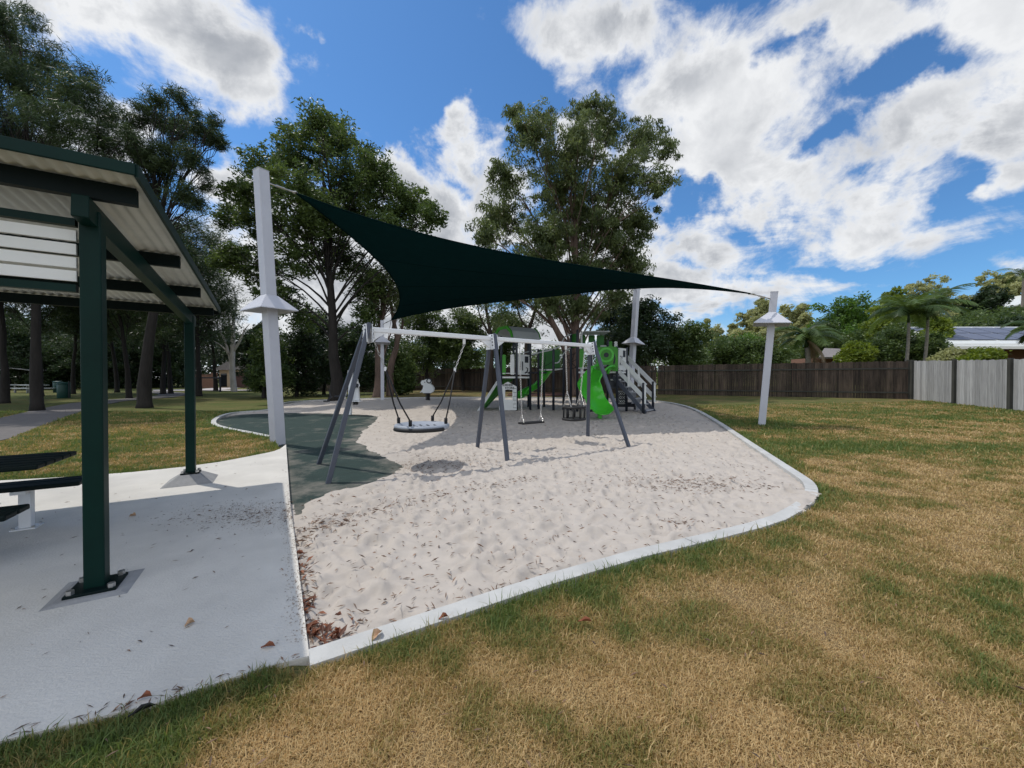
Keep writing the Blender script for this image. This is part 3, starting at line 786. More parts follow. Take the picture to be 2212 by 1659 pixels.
BLt = at(826, 693, 22.3); BL = pole((at(826, 820, 22).x, 22.0), BLt, 0.19, R(20), at(826, 741, 22).z, 0.88, 'pale grey sail pole with collar behind the basket swing')
BRt = Vector((6.9, 21.3, 6.62)); BRb = (at(1360, 820, 21).x, 21.0)
BR = pole(BRb, BRt, 0.25, R(35), at(1361, 743, 21).z, 0.88, 'pale grey sail pole with collar behind the play tower stairs')

C00 = at(640, 418, 9.6); C10 = at(1622, 635, FRb[1] - 0.25); C01 = at(845, 692, 21.4); C11 = Vector((6.3, 20.5, 6.45))
def sail_pt(u, v, e=0.105):
    us = .5 + (u - .5) * (1 - 2 * e * 4 * v * (1 - v)); vs = .5 + (v - .5) * (1 - 2 * e * 4 * u * (1 - u))
    return C00 * (1 - us) * (1 - vs) + C10 * us * (1 - vs) + C01 * (1 - us) * vs + C11 * us * vs
sroot = thing('shade_sail', tuple((C00 + C10 + C01 + C11) / 4), 'dark green twisted shade sail stretched over the playground', 'shade sail')
m = MB(); ns = 44
for j in range(ns + 1):
    for i in range(ns + 1): m.v.append(sail_pt(i / ns, j / ns))
for j in range(ns):
    for i in range(ns): a = j * (ns + 1) + i; m.f.append((a, a + 1, a + ns + 2, a + ns + 1))
sc = m.build('canopy', MATS['sail_fabric'], sroot, True); sm = sc.modifiers.new('thick', 'SOLIDIFY'); sm.thickness = 0.006
m = MB()
for line in ([(t, 0) for t in np.linspace(0, 1, 30)], [(t, 1) for t in np.linspace(0, 1, 30)], [(0, t) for t in np.linspace(0, 1, 30)], [(1, t) for t in np.linspace(0, 1, 30)]):
    m.tube([sail_pt(*p) for p in line], 0.018, 6)
m.build('edge_hem', MATS['sail_seam'], sroot, True)
m = MB()
for vv in (0.3, 0.55, 0.8): m.tube([sail_pt(t, vv) - Vector((0, 0, .004)) for t in np.linspace(0, 1, 30)], 0.011, 5)
m.build('seam', MATS['sail_seam'], sroot, True)
for c, p, ptop in ((C00, FLt, FLb), (C10, FRt, FRb), (C01, BLt, None), (C11, BRt, None)):
    p2 = Vector(p) - Vector((0, 0, 0.22)); m = MB(); dd = (p2 - c)
    m.tube([c, c + dd * .2], 0.02, 6); m.tube([c + dd * .2, c + dd * .7], 0.014, 6); m.tube([c + dd * .32, c + dd * .58], 0.028, 8); m.tube([c + dd * .7, p2], 0.018, 6)
    m.box(c, (0.12, 0.12, 0.02)); m.build('turnbuckle', MATS['chain'], sroot)

# ------------------------------------------------------------------ swing frame
Bz = 2.335
P0, P1, P2 = Vector((-2.40, 6.40, Bz)), Vector((-0.40, 7.86, Bz)), Vector((1.97, 9.52, Bz - 0.0))
sw = thing('swing_frame', (P1.x, P1.y, 0), 'long two bay swing frame with white beam and slate grey splayed legs', 'swing frame')
bd = (P2 - P0).normalized()
for a, b in ((P0 + bd * .05, P1 - bd * 0.04), (P1 + bd * .06, P2 - bd * .03)):
    MB().bar(a, b, 0.075, 0.085).build('beam', MATS['white_steel'], sw, bevel=0.015)
feet = [(gp(705, 1037), gp(685, 996)), (gp(1097, 992), gp(1030, 965)), (gp(1362, 963), gp(1270, 940))]
nn = Vector((-bd.y, bd.x, 0))
for P, (f, b) in zip((P0, P1, P2), feet):
    for ft, sg in ((f, -1), (b, 1)):
        base = Vector((ft[0], ft[1], Tz(*ft) - 0.12)); top = P + nn * sg * 0.075 + Vector((0, 0, 0.05))
        MB().bar(base, top + (top - base).normalized() * 0.05, 0.072, 0.072, bd).build('leg', MATS['slate_steel'], sw, bevel=0.012)
    br = MB(); off = bd * (0.0)
    pl = [(-.16, -.20), (.16, -.20), (.10, .10), (-.10, .10)]
    for sg in (-1, 1):
        br.prism(pl, P + bd * sg * 0.048 + Vector((0, 0, -.02)), nn, Vector((0, 0, 1)), 0.012)
    for dr_ in (-1, 1):
        if (P is P0 and dr_ < 0) or (P is P2 and dr_ > 0): continue
        br.prism([(0.05, .04), (.30, .04), (.30, 0), (.08, -.16), (.05, -.16)], P + Vector((0, 0, -.035)), bd * dr_, Vector((0, 0, 1)), 0.04)
    brk = br.build('bracket', MATS['white_steel'], sw)
    bo = MB()
    for sg in (-1, 1):
        for k in range(4):
            c = P + bd * sg * 0.055 + nn * (0.105 - .035 + k * .012) * -1 + Vector((0, 0, .05 - k * .065))
            MB().tube([c, c + bd * sg * .014], .014, 6).build('bolt', MATS['dark_steel'], brk)
            c = P + bd * sg * 0.055 + nn * (0.07 + k * .012) + Vector((0, 0, .05 - k * .065))
            MB().tube([c, c + bd * sg * .014], .014, 6).build('bolt', MATS['dark_steel'], brk)
def beam_pt(px):
    # point under the beam at a measured direction
    k = (px - 1106) / F
    t = (P0.x - k * P0.y) / (k * (P2.y - P0.y) - (P2.x - P0.x))
    return P0.lerp(P2, t)
def chain(m, a, b, r=0.011, pitch=0.05):
    a = Vector(a); b = Vector(b); L_ = (b - a).length; n = max(2, int(L_ / pitch)); d = (b - a) / n; x = d.cross(Vector((0, 0, 1)))
    if x.length < 1e-4: x = d.cross(Vector((1, 0.3, 0)))
    x.normalize(); y = d.cross(x).normalized()
    for i in range(n):
        c = a + d * (i + .5); w = (x if i % 2 else y); h = d * 0.62; q = w * 0.014
        m.tube([c - h, c - h * .5 + q, c + h * .5 + q, c + h, c + h * .5 - q, c - h * .5 - q, c - h], 0.0055, 4, False)
# basket swing
Q1, Q2 = beam_pt(806), beam_pt(1003); bcn = (Q1 + Q2) / 2; bz = 0.66
bc3 = Vector((bcn.x, bcn.y, bz))
bs = thing('basket_swing', tuple(bc3), 'round grey basket swing hanging on black ropes from the white beam', 'swing')
rad = 0.49; prof = [(0.05, -.02), (rad - .10, -.035), (rad - .02, -.05), (rad, -.02), (rad, .02), (rad - .02, .042), (rad - .06, .045), (rad - .10, .03), (rad - .14, .008), (0.05, -.002)]
MB().lathe(prof, bc3, 40).build('seat', MATS['basket_grey'], bs, True)
m = MB(); m.tube([bc3 + Vector(((rad + .004) * math.cos(a), (rad + .004) * math.sin(a), -.025)) for a in np.linspace(R(215), R(330), 24)], 0.034, 8)
m.build('bumper', MATS['black_rubber'], bs, True)
m = MB()
for i in range(4):
    for j in range(3):
        c = bc3 + Vector(((i - 1.5) * .13 + (j % 2) * .05, (j - 1) * .12, .0075)); MB().tube([c, c + Vector((0, 0, .004))], .022, 10).build('drain_hole', MATS['dark_steel'], bs)
for q in (Q1, Q2):
    s_ = 1 if q is Q2 else -1
    hz = q + Vector((0, 0, -.07)); mid = hz.lerp(bc3 + bd * s_ * .3, 0.36)
    h = MB(); h.box(hz + Vector((0, 0, -.03)), (.05, .05, .10)); chain(h, hz + Vector((0, 0, -.08)), mid, pitch=.055); hh = h.build('chain', MATS['chain'], bs)
    MB().tube([mid + Vector((0, 0, .03)), mid - Vector((0, 0, .04))], .022, 8).build('ferrule', MATS['white_steel'], hh)
    for e in (-1, 1):
        an = math.atan2(bd.y, bd.x) + (0 if s_ > 0 else math.pi) + e * 0.72
        at_p = bc3 + Vector((math.cos(an), math.sin(an), 0)) * (rad - .05) + Vector((0, 0, .05))
        rp = MB(); md = mid.lerp(at_p, .6) + Vector((0, 0, -.015)); rp.tube([mid, md, at_p + Vector((0, 0, .08))], .0135, 7); rp.tube([at_p + Vector((0, 0, .10)), at_p], .03, 8)
        rp.build('rope', MATS['rope'], bs, True)
# belt seat and toddler seat
G1, G2 = beam_pt(1122), beam_pt(1173); gc = (G1 + G2) / 2; sz = 0.56
t = thing('flat_swing', (gc.x, gc.y, sz), 'flat black rubber swing seat hanging on two chains', 'swing')
MB().box((gc.x, gc.y, sz), ((G2 - G1).length * .92, .19, .045), math.atan2(bd.y, bd.x)).build('seat', MATS['black_rubber'], t, bevel=0.015)
for g, s_ in ((G1, -1), (G2, 1)):
    m = MB(); tp = g + Vector((0, 0, -.07)); lo = Vector((gc.x, gc.y, sz + .17)) + bd * s_ * (G2 - G1).length * .40
    m.box(tp + Vector((0, 0, -.02)), (.05, .05, .09)); chain(m, tp + Vector((0, 0, -.05)), lo)
    for e in (-1, 1): chain(m, lo, Vector((gc.x, gc.y, sz + .03)) + bd * s_ * (G2 - G1).length * .40 + nn * e * .08, pitch=.045)
    m.build('chain', MATS['chain'], t)
G1, G2 = beam_pt(1222), beam_pt(1263); gc = (G1 + G2) / 2; sz = 0.56
gc = beam_pt(1240)
t = thing('toddler_swing', (gc.x, gc.y, sz), 'black cradle swing seat with a frame, hanging on two chains', 'swing')
def sq(r_, z, k=0.86):
    return [Vector((gc.x, gc.y, z)) + bd * (r_ * math.copysign(abs(math.cos(a)) ** .6, math.cos(a))) + nn * (r_ * k * math.copysign(abs(math.sin(a)) ** .6, math.sin(a))) for a in np.linspace(0, 2 * math.pi, 25)]
MB().tube(sq(.235, sz + .28), .030, 8, False).build('top_ring', MATS['black_rubber'], t, True)
m = MB(); m.tube(sq(.24, sz), .033, 8, False); m.box((gc.x, gc.y, sz), (.40, .34, .05), math.atan2(bd.y, bd.x)); m.build('seat', MATS['black_rubber'], t, bevel=.008)
for a in np.linspace(0, 2 * math.pi, 9)[:-1]:
    c = Vector((gc.x, gc.y, 0)) + bd * .225 * math.copysign(abs(math.cos(a)) ** .6, math.cos(a)) + nn * .2 * math.copysign(abs(math.sin(a)) ** .6, math.sin(a))
    MB().tube([(c.x, c.y, sz), (c.x, c.y, sz + .28)], .021, 7).build('strut', MATS['black_rubber'], t, True)
for g, s_ in ((G1, -1), (G2, 1)):
    m = MB(); tp = g + Vector((0, 0, -.07)); lo = Vector((gc.x, gc.y, sz + .66)) + bd * s_ * .225
    m.box(tp + Vector((0, 0, -.02)), (.05, .05, .09)); chain(m, tp + Vector((0, 0, -.05)), lo)
    for e in (-1, 1): chain(m, lo, Vector((gc.x, gc.y, sz + .29)) + bd * s_ * .21 + nn * e * .13, pitch=.045)
    m.build('chain', MATS['chain'], t)

# ------------------------------------------------------------------ picnic shelter
AX = R(31); ea = Vector((math.cos(AX), math.sin(AX), 0)); ec = Vector((-math.sin(AX), math.cos(AX), 0))
S0 = Vector((-2.93, 2.70, 0)); depth_c = 3.32; bay = 3.5
sh = thing('picnic_shelter', tuple(S0), 'dark green picnic shelter with pale corrugated roof over the slab', 'shelter')
def sp(a, c, z): return S0 + ea * a + ec * c + Vector((0, 0, z))
z_raf = lambda c: 2.565 - 0.075 * c        # underside line of the rafters
for a in (0, -bay):
    for c in (0, depth_c):
        p = sp(a, c, 0); ptop = z_raf(c) + 0.10
        ft = MB(); h = 0.04 if c == 0 else .15; b = .215 if c == 0 else .29; tt = .165 if c == 0 else .12
        for s_, z in ((b, -.02), (b, .028), (tt, h)):
            for u, v in ((-1, -1), (1, -1), (1, 1), (-1, 1)): ft.v.append(p + ea * u * s_ + ec * v * s_ + Vector((0, 0, z)))
        for i in range(2):
            for j in range(4): ft.f.append((i * 4 + j, i * 4 + (j + 1) % 4, (i + 1) * 4 + (j + 1) % 4, (i + 1) * 4 + j))
        ft.f.append((8, 9, 10, 11)); ft.build('footing', MATS['footing_concrete'], sh, bevel=.01)
        po = MB().bar(p + Vector((0, 0, .04 if c == 0 else h - .02)), p + Vector((0, 0, ptop)), .108, .108, ec).build('post', MATS['green_steel'], sh, bevel=.01)
        plate = MB().box(p + Vector((0, 0, (h if c else .035) + .012)), ((.26, .26, .022) if c == 0 else (.21, .21, .02)), AX).build('base_plate', MATS['green_steel_dark'], po, bevel=.004)
        for u, v in ((-1, -1), (1, -1), (1, 1), (-1, 1)):
            q = p + ea * u * (.10 if c == 0 else .08) + ec * v * (.10 if c == 0 else .08) + Vector((0, 0, (h if c else .035) + .02))
            MB().tube([q, q + Vector((0, 0, .03))], .022, 6).build('bolt', MATS['chain'], po)
    MB().bar(sp(a, -.20, z_raf(-.2) + .06), sp(a, depth_c + .22, z_raf(depth_c + .22) + .06), .085, .15).build('rafter', MATS['green_steel'], sh, bevel=.006)
ov = 0.30
for k, c in enumerate((-.12, 1.22, 2.36, depth_c + .12)):
    MB().bar(sp(-bay - ov, c, z_raf(c) + .205), sp(ov - .04, c, z_raf(c) + .205), .06, .115).build('purlin', MATS['green_steel_dark'], sh)
m = MB(); nw = int((bay + 2 * ov) / 0.0127); c0, c1 = -.36, depth_c + .34
for i in range(nw + 1):
    a = -bay - ov + i * 0.0127; w = 0.009 * math.cos(i * 2 * math.pi / 6)
    for c in (c0, c1): m.v.append(sp(a, c, z_raf(c) + .285 + w))
for i in range(nw): m.f.append((2 * i, 2 * i + 2, 2 * i + 3, 2 * i + 1))
rs = m.build('roof', MATS['roof_sheet'], sh, True); smd = rs.modifiers.new('thick', 'SOLIDIFY'); smd.thickness = .003
MB().bar(sp(-bay - ov, c0 - .012, z_raf(c0) + .285), sp(ov + .01, c0 - .012, z_raf(c0) + .285), .02, .075).build('fascia', MATS['green_steel'], sh, bevel=.004)
m = MB(); m.bar(sp(ov + .012, c0, z_raf(c0) + .285), sp(ov + .012, c1, z_raf(c1) + .285), .02, .085); m.bar(sp(ov - .03, c0, z_raf(c0) + .325), sp(ov - .03, c1, z_raf(c1) + .325), .09, .006)
m.build('barge_trim', MATS['green_steel'], sh)
MB().bar(sp(-bay - ov, c1 + .012, z_raf(c1) + .262), sp(ov, c1 + .012, z_raf(c1) + .262), .02, .085).build('fascia', MATS['green_steel_dark'], sh)
# slatted screen between the front posts
for k in range(4):
    z = 2.21 + k * 0.092
    MB().bar(sp(-bay + .08, 0.0, z), sp(-.078, 0.0, z), .022, .072).build('slat', MATS['pale_slat'], sh)
for z in (2.125, 2.575): MB().bar(sp(-bay + .08, .0, z), sp(-.078, .0, z), .05, .05).build('rail', MATS['green_steel'], sh)

# picnic table and benches (separate pedestals bolted to the slab)
TC = Vector((-4.19, 3.575, 0)) - ea * 0.02
def board_set(name, cen_c, width, z, over, label, cat, nb):
    e = TC + ec * cen_c + ea * over; L_ = 2.0
    o = thing(name, tuple(e - ea * L_ / 2), label, cat, None)
    w = width / nb
    for i in range(nb):
        c = e + ec * (-width / 2 + (i + .5) * w)
        MB().bar(c - ea * L_ + Vector((0, 0, z)), c + Vector((0, 0, z)), w - .012, .045).build('board', MATS['green_steel_dark'], o, bevel=.012)
    for k in ((0.42, 1.6) if cen_c > .3 else (0.80, 1.6)):
        p = e - ea * k
        pd = MB().bar(p + Vector((0, 0, .035)), p + Vector((0, 0, z - .05)), .085, .085, ec).build('pedestal', MATS['white_steel'], o, bevel=.008)
        MB().box(p + Vector((0, 0, .036)), (.17, .17, .012), AX).build('base_plate', MATS['white_steel'], pd)
        for u, v in ((-1, -1), (1, -1), (1, 1), (-1, 1)):
            q = p + ea * u * .066 + ec * v * .066 + Vector((0, 0, .04)); MB().tube([q, q + Vector((0, 0, .02))], .014, 6).build('bolt', MATS['chain'], pd)
        MB().box(p + Vector((0, 0, z - .042)), (.10, width * .85, .03), AX).build('bracket', MATS['white_steel'], o)
    return o
board_set('picnic_table', 0.0, 0.76, 0.76, 0.0, 'dark green slatted picnic table top under the shelter', 'table', 5)
board_set('bench', 0.52, 0.36, 0.45, 0.02, 'dark green bench on white pedestals, on the lawn side of the picnic table', 'bench', 2)
board_set('bench', -0.60, 0.36, 0.45, -0.02, 'dark green bench on the near side of the picnic table', 'bench', 2)

# ------------------------------------------------------------------ play tower
PS = Vector((2.6, 16.4, 0.0)); PSz = Tz(2.6, 16.4)
ps = thing('play_tower', (PS.x, PS.y, PSz), 'play structure of two decked towers with lime slides, white panels and dark posts', 'playground')
ZX = Vector((1, 0, 0)); ZZ = Vector((0, 0, 1))
def zp(zx, zy, d):          # place measured on the enlarged view of the tower, at its distance
    return at(1025.3 + zx * .1875, 662.4 + zy * .1875, d)
def rrect(w, h, r=0.05, n=4):
    out = []
    for cx, cy, a0 in ((w - r, r, -90), (w - r, h - r, 0), (r, h - r, 90), (r, r, 180)):
        for k in range(n + 1):
            a = R(a0 + 90 * k / n); out.append((cx + r * math.cos(a), cy + r * math.sin(a)))
    return out
def panel(p, q, z0, z1, material, name='panel', holes=(), label=None, r=.05, th=.02):
    """board between two posts; the holes are dark recessed inserts given as outlines in unit coordinates"""
    p = Vector((p[0], p[1], 0)); q = Vector((q[0], q[1], 0)); ex = (q - p).normalized(); w = (q - p).length
    o = MB().prism(rrect(w, z1 - z0, r), p + ZZ * z0, ex, ZZ, th).build(name, material, ps)
    nrm = ex.cross(ZZ).normalized()
    if nrm.y > 0: nrm = -nrm
    for h in holes:
        MB().prism([(a * w, b * (z1 - z0)) for a, b in h], p + ZZ * z0 + nrm * (th / 2 + .003), ex, ZZ, .004).build('cutout', MATS['dark_steel'], o)
    b = MB()
    for a in (.05, .95):
        for c in (.08, .92):
            k = p + ex * w * a + ZZ * (z0 + (z1 - z0) * c) + nrm * (th / 2); b.tube([k, k + nrm * .012], .014, 6)
    b.build('bolt', MATS['dark_steel'], o)
    if label: o['label'] = label
    return o
def post(x, y, ztop, material='slate_dark', r=.052):
    g = Tz(x, y)
    m = MB().tube([(x, y, g - .2), (x, y, ztop - .03), (x, y, ztop)], [r, r, r * .8], 12)
    return m.build('post', MATS[material], ps, True)
mat('slate_dark', (0.022, 0.027, 0.04), 0.45, 0.1, 6)
rect = lambda a, b, c, d: [(a, b), (c, b), (c, d), (a, d)]
slot = lambda a, b, c, d: [(a, b + .02), ((a + c) / 2, b), (c, b + .02), (c, d - .02), ((a + c) / 2, d), (a, d - .02)]
# --- left tower
dL = 16.2; zdL = zp(480, 805, dL).z; topL = zp(480, 330, dL).z
LA = zp(308, 0, 16.5); LB = zp(483, 0, 16.1); LC = zp(640, 0, 16.6); LD = zp(450, 0, 17.6); LE = zp(620, 0, 17.7)
for q, zt in ((LA, topL), (LB, topL), (LC, topL), (LD, topL), (LE, topL)): post(q.x, q.y, zt)
m = MB(); m.v = [(q.x, q.y, z) for z in (zdL - .07, zdL) for q in (LA, LB, LC, LE, LD)]
m.f = [(4, 3, 2, 1, 0), (5, 6, 7, 8, 9)] + [(i, (i + 1) % 5, 5 + (i + 1) % 5, 5 + i) for i in range(5)]
m.build('deck', MATS['white_panel'], ps)
def lerp2(a, b, t): return (a.x + (b.x - a.x) * t, a.y + (b.y - a.y) * t)
hL = zp(480, 550, dL).z
panel(lerp2(LA, LB, .06), lerp2(LA, LB, .30), zdL + .08, hL, MATS['green_panel'])
panel(lerp2(LA, LB, .60), lerp2(LA, LB, .86), zdL + .08, hL, MATS['white_panel'])
MB().bar((LA.x, LA.y, zdL + .14), (LB.x, LB.y, zdL + .14), .03, .03).build('rail', MATS['white_panel'], ps)
curl = [(.56, .08), (.62, .05), (.74, .09), (.86, .08), (.80, .13), (.86, .22), (.84, .32), (.72, .38), (.62, .33), (.72, .34), (.78, .28), (.72, .16), (.60, .13)]
pn = panel(lerp2(LB, LC, .06), lerp2(LB, LC, .96), zdL + .08, hL, MATS['white_panel'],
      holes=(rect(.58, .60, .88, .92), slot(.20, .22, .27, .66), slot(.36, .20, .44, .66), curl), label='white panel with window, slots and a curl, on the left tower')
# arched roof of the left tower
ra = zp(330, 320, 16.3); rb = zp(620, 320, 16.9)
def roof_arch(k):
    prof = [(-.85, 0), (-.62, .34), (-.36, .52), (.36, .52), (.62, .34), (.85, 0)]
    return prof
cxr, cyr, zr = (LA.x + LC.x) / 2 + .05, 16.85, topL - .12
W_ = (LC.x - LA.x) / 2 + .12
prof = [(-W_, 0), (-W_ * .82, .30), (-W_ * .45, .52), (W_ * .45, .52), (W_ * .82, .30), (W_, 0)]
ra_, re_ = Vector((.55, -.835, 0)), Vector((.835, .55, 0)); rc_ = Vector((cxr, cyr, zr))
def rf_(u, v, w_): return rc_ + ra_ * u + re_ * v + ZZ * w_
W_ = .78; prof = [(-W_, 0), (-W_ * .82, .30), (-W_ * .45, .52), (W_ * .45, .52), (W_ * .82, .30), (W_, 0)]
for v_ in (-.72, .72):
    MB().prism(prof + [(W_ * .86, 0), (W_ * .70, .22), (W_ * .36, .40), (-W_ * .36, .40), (-W_ * .70, .22), (-W_ * .86, 0)], rf_(0, v_, 0), ra_, ZZ, .05).build('gable', MATS['green_panel'], ps)
m = MB()
for (a, b), (c, d) in zip(prof[:-1], prof[1:]):
    m.add([rf_(a, -.68, b - .02), rf_(c, -.68, d - .02), rf_(c, .68, d - .02), rf_(a, .68, b - .02), rf_(a, -.68, b - .045), rf_(c, -.68, d - .045), rf_(c, .68, d - .045), rf_(a, .68, b - .045)],
          [(0, 1, 2, 3), (7, 6, 5, 4), (0, 4, 5, 1), (1, 5, 6, 2), (2, 6, 7, 3), (3, 7, 4, 0)])
m.build('roof', MATS['grey_panel'], ps)
# corner store counter below the deck
ca, cb_ = zp(283, 0, 16.0), zp(484, 0, 15.95); zg = Tz(ca.x, ca.y); w = cb_.x - ca.x; hst = zp(380, 865, 16.).z - zg; he = zp(283, 920, 16.).z - zg
outer = [(0, .02), (w * .5, .02), (w, .02), (w, he * .5), (w, he), (w * .75, (he + hst) / 2), (w * .5, hst), (w * .25, (he + hst) / 2), (0, he), (0, he * .5)]
inner = [(w * .34, .46), (w * .55, .46), (w * .76, .46), (w * .76, .75), (w * .76, he * .86), (w * .6, he * .87), (w * .52, he * .88), (w * .42, he * .87), (w * .34, he * .86), (w * .34, .75)]
store = MB().ring(outer, inner, (ca.x, 16.0, zg), ZX, ZZ, .025).build('shop_counter', MATS['white_panel'], ps)
def text(body, p, size, parent, material, rz=0.0):
    cu = bpy.data.curves.new('lettering', 'FONT'); cu.body = body; cu.size = size; cu.align_x = 'CENTER'; cu.extrude = .001; cu.offset = .004
    tmp = bpy.data.objects.new('lettering_curve', cu); col.objects.link(tmp); bpy.context.view_layer.update()
    me = bpy.data.meshes.new_from_object(tmp.evaluated_get(bpy.context.evaluated_depsgraph_get())); bpy.data.objects.remove(tmp)
    t = bpy.data.objects.new('lettering', me); col.objects.link(t); me.materials.clear(); me.materials.append(material)
    o = origin(parent); t.location = Vector(p) - o; t.rotation_euler = (R(90), 0, rz); t.parent = parent
    return t
text('CORNER', (ca.x + w * .44, 15.983, zg + he * 1.02), .125, store, MATS['dark_steel'])
text('STORE', (ca.x + w * .60, 15.983, zg + he * .90), .125, store, MATS['dark_steel'])
m = MB()
for k in range(7):
    for sx0, sx1 in ((.80, .98), (.02, .16)):
        z = zg + .12 + k * .16; o_ = .08 * (k % 2)
        m.bar((ca.x + w * sx0, 15.985, z), (ca.x + w * sx1, 15.985, z), .003, .014); m.bar((ca.x + w * (sx0 + o_ + .02), 15.985, z), (ca.x + w * (sx0 + o_ + .02), 15.985, z + .16), .014, .003)
m.build('brick_pattern', MATS['dark_steel'], store)
# green climbing ramp on the left of the tower
b0 = zp(195, 1150, 15.6); b1 = zp(255, 1150, 15.9); m = MB()
rt0 = Vector((LA.x - .02, LA.y, zdL - .02)); rt1 = Vector((LD.x, LD.y, zdL - .02)); rb0 = Vector((LA.x - .95, LA.y - .5, Tz(LA.x, 16) - .05)); rb1 = rb0 + Vector((.1, 1.15, 0))
m.v = [rb0, rb1, rt1, rt0] + [v + Vector((.03, 0, -.05)) for v in (rb0, rb1, rt1, rt0)]
m.f = [(0, 1, 2, 3), (7, 6, 5, 4), (0, 4, 5, 1), (1, 5, 6, 2), (2, 6, 7, 3), (3, 7, 4, 0)]
m.build('climbing_ramp', MATS['green_panel'], ps)
MB().bar(rb0 + Vector((0, -.03, .02)), rt0 + Vector((0, -.03, .02)), .04, .10).build('ramp_edge', MATS['white_panel'], ps)
# --- right tower: a deck with many sides
TA, TB, TC_, TD, TE, TF, TG = (zp(1108, 0, 16.3), zp(1183, 0, 15.9), zp(1345, 0, 15.6), zp(1640, 0, 15.3), zp(1750, 0, 15.75), zp(1530, 0, 17.2), zp(1250, 0, 17.3))
dR = 15.5; zdR = zp(1600, 745, dR).z; hR = zp(1600, 478, dR).z
tall = zp(1183, 265, 15.9).z
for q, zt in ((TA, tall - .1), (TB, tall), (TC_, hR + .05), (TD, hR + .05), (TE, hR + .05), (TF, tall - .3), (TG, tall)): post(q.x, q.y, zt)
MB().tube([(TB.x + .17, TB.y, Tz(TB.x, TB.y) - .1), (TB.x + .17, TB.y, tall - .05)], .04, 10).build('post', MATS['white_panel'], ps, True)
ply = (TB, TC_, TD, TE, TF, TG)
m = MB(); k = len(ply); m.v = [(q.x, q.y, z) for z in (zdR - .07, zdR) for q in ply]
m.f = [tuple(reversed(range(k))), tuple(range(k, 2 * k))] + [(i, (i + 1) % k, k + (i + 1) % k, k + i) for i in range(k)]
m.build('deck', MATS['white_panel'], ps)
panel(lerp2(TB, TC_, .16), lerp2(TB, TC_, .48), zdR + .1, hR, MATS['green_panel'])
panel(lerp2(TB, TC_, .82), lerp2(TB, TC_, 1.12), zdR + .1, hR - .05, MATS['white_panel'])
for zz in (.14,): MB().bar((TB.x, TB.y, zdR + zz), (TC_.x, TC_.y, zdR + zz), .03, .03).build('rail', MATS['white_panel'], ps)
# green slide arch with its round window
pa, pb = Vector((*lerp2(TC_, TD, .18), 0)), Vector((*lerp2(TC_, TD, 1.02), 0)); ex = (pb - pa).normalized(); w = (pb - pa).length; H_ = hR + .05 - zdR
arch = [(0, 0), (0, H_ * .5), (0, H_ * .86), (w * .1, H_), (w * .5, H_), (w * .9, H_), (w, H_ * .9), (w, H_ * .45), (w, 0), (w * .74, 0), (w * .74, H_ * .2), (w * .62, H_ * .26), (w * .35, H_ * .26), (w * .22, H_ * .2), (w * .22, 0)]
MB().prism(arch, pa + ZZ * zdR + Vector((0, -.05, 0)), ex, ZZ, .03).build('slide_arch', MATS['green_panel'], ps)
pc = pa + ex * w * .46 + ZZ * (zdR + H_ * .66) + Vector((0, -.07, 0)); circ = lambda r_: [(r_ * math.cos(a), r_ * math.sin(a)) for a in np.linspace(0, 2 * math.pi, 25)[:-1]]
MB().ring(circ(.30), circ(.22), pc, ex, ZZ, .05).build('window_ring', MATS['lime_plastic'], ps)
MB().prism(circ(.22), pc + Vector((0, .02, 0)), ex, ZZ, .012).build('window_pane', MATS['grey_panel'], ps)
MB().prism(circ(.10), pc, ex, ZZ, .012).build('steering_hub', MATS['dark_steel'], ps)
MB().prism([(0, 0), (.05, .08), (.07, .25), (.03, .42), (-.03, .5), (.02, .28), (-.02, .1)], pa + ex * w * .80 + ZZ * (zdR + .25) + Vector((0, -.075, 0)), ex, ZZ, .01).build('cutout', MATS['dark_steel'], ps)
panel(lerp2(TD, TE, .10), lerp2(TD, TE, .98), zdR + .04, hR, MATS['white_panel'], holes=(rect(.55, .60, .85, .90), slot(.18, .22, .27, .66), slot(.38, .22, .47, .66)), label='white panel with window and two slots, on the right tower')
# play panels higher on the right tower and its canopy
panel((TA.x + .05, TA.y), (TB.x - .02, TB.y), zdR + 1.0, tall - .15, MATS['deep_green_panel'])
c0 = zp(1240, 300, 16.6); c1 = zp(1530, 300, 16.6)
MB().box(((c0.x + c1.x) / 2, 16.7, c0.z), (c1.x - c0.x, 1.1, .05)).build('canopy', MATS['grey_panel'], ps, bevel=.01)
for a, b in ((.0, .22), (.34, .60), (.68, .98)):
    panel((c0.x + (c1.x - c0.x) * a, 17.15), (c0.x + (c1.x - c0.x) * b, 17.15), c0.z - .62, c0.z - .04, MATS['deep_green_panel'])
panel((zp(1445, 0, 17.0).x, 17.0), (zp(1520, 0, 17).x, 17.0), zdR + .25, hR + .25, MATS['grey_panel'])
for zx_, mt in ((1565, 'green_panel'), (1625, 'white_panel')):
    p = zp(zx_, 400, 16.9); panel((p.x - .07, 16.9), (p.x + .07, 16.9), zdR + .1, p.z, MATS[mt])
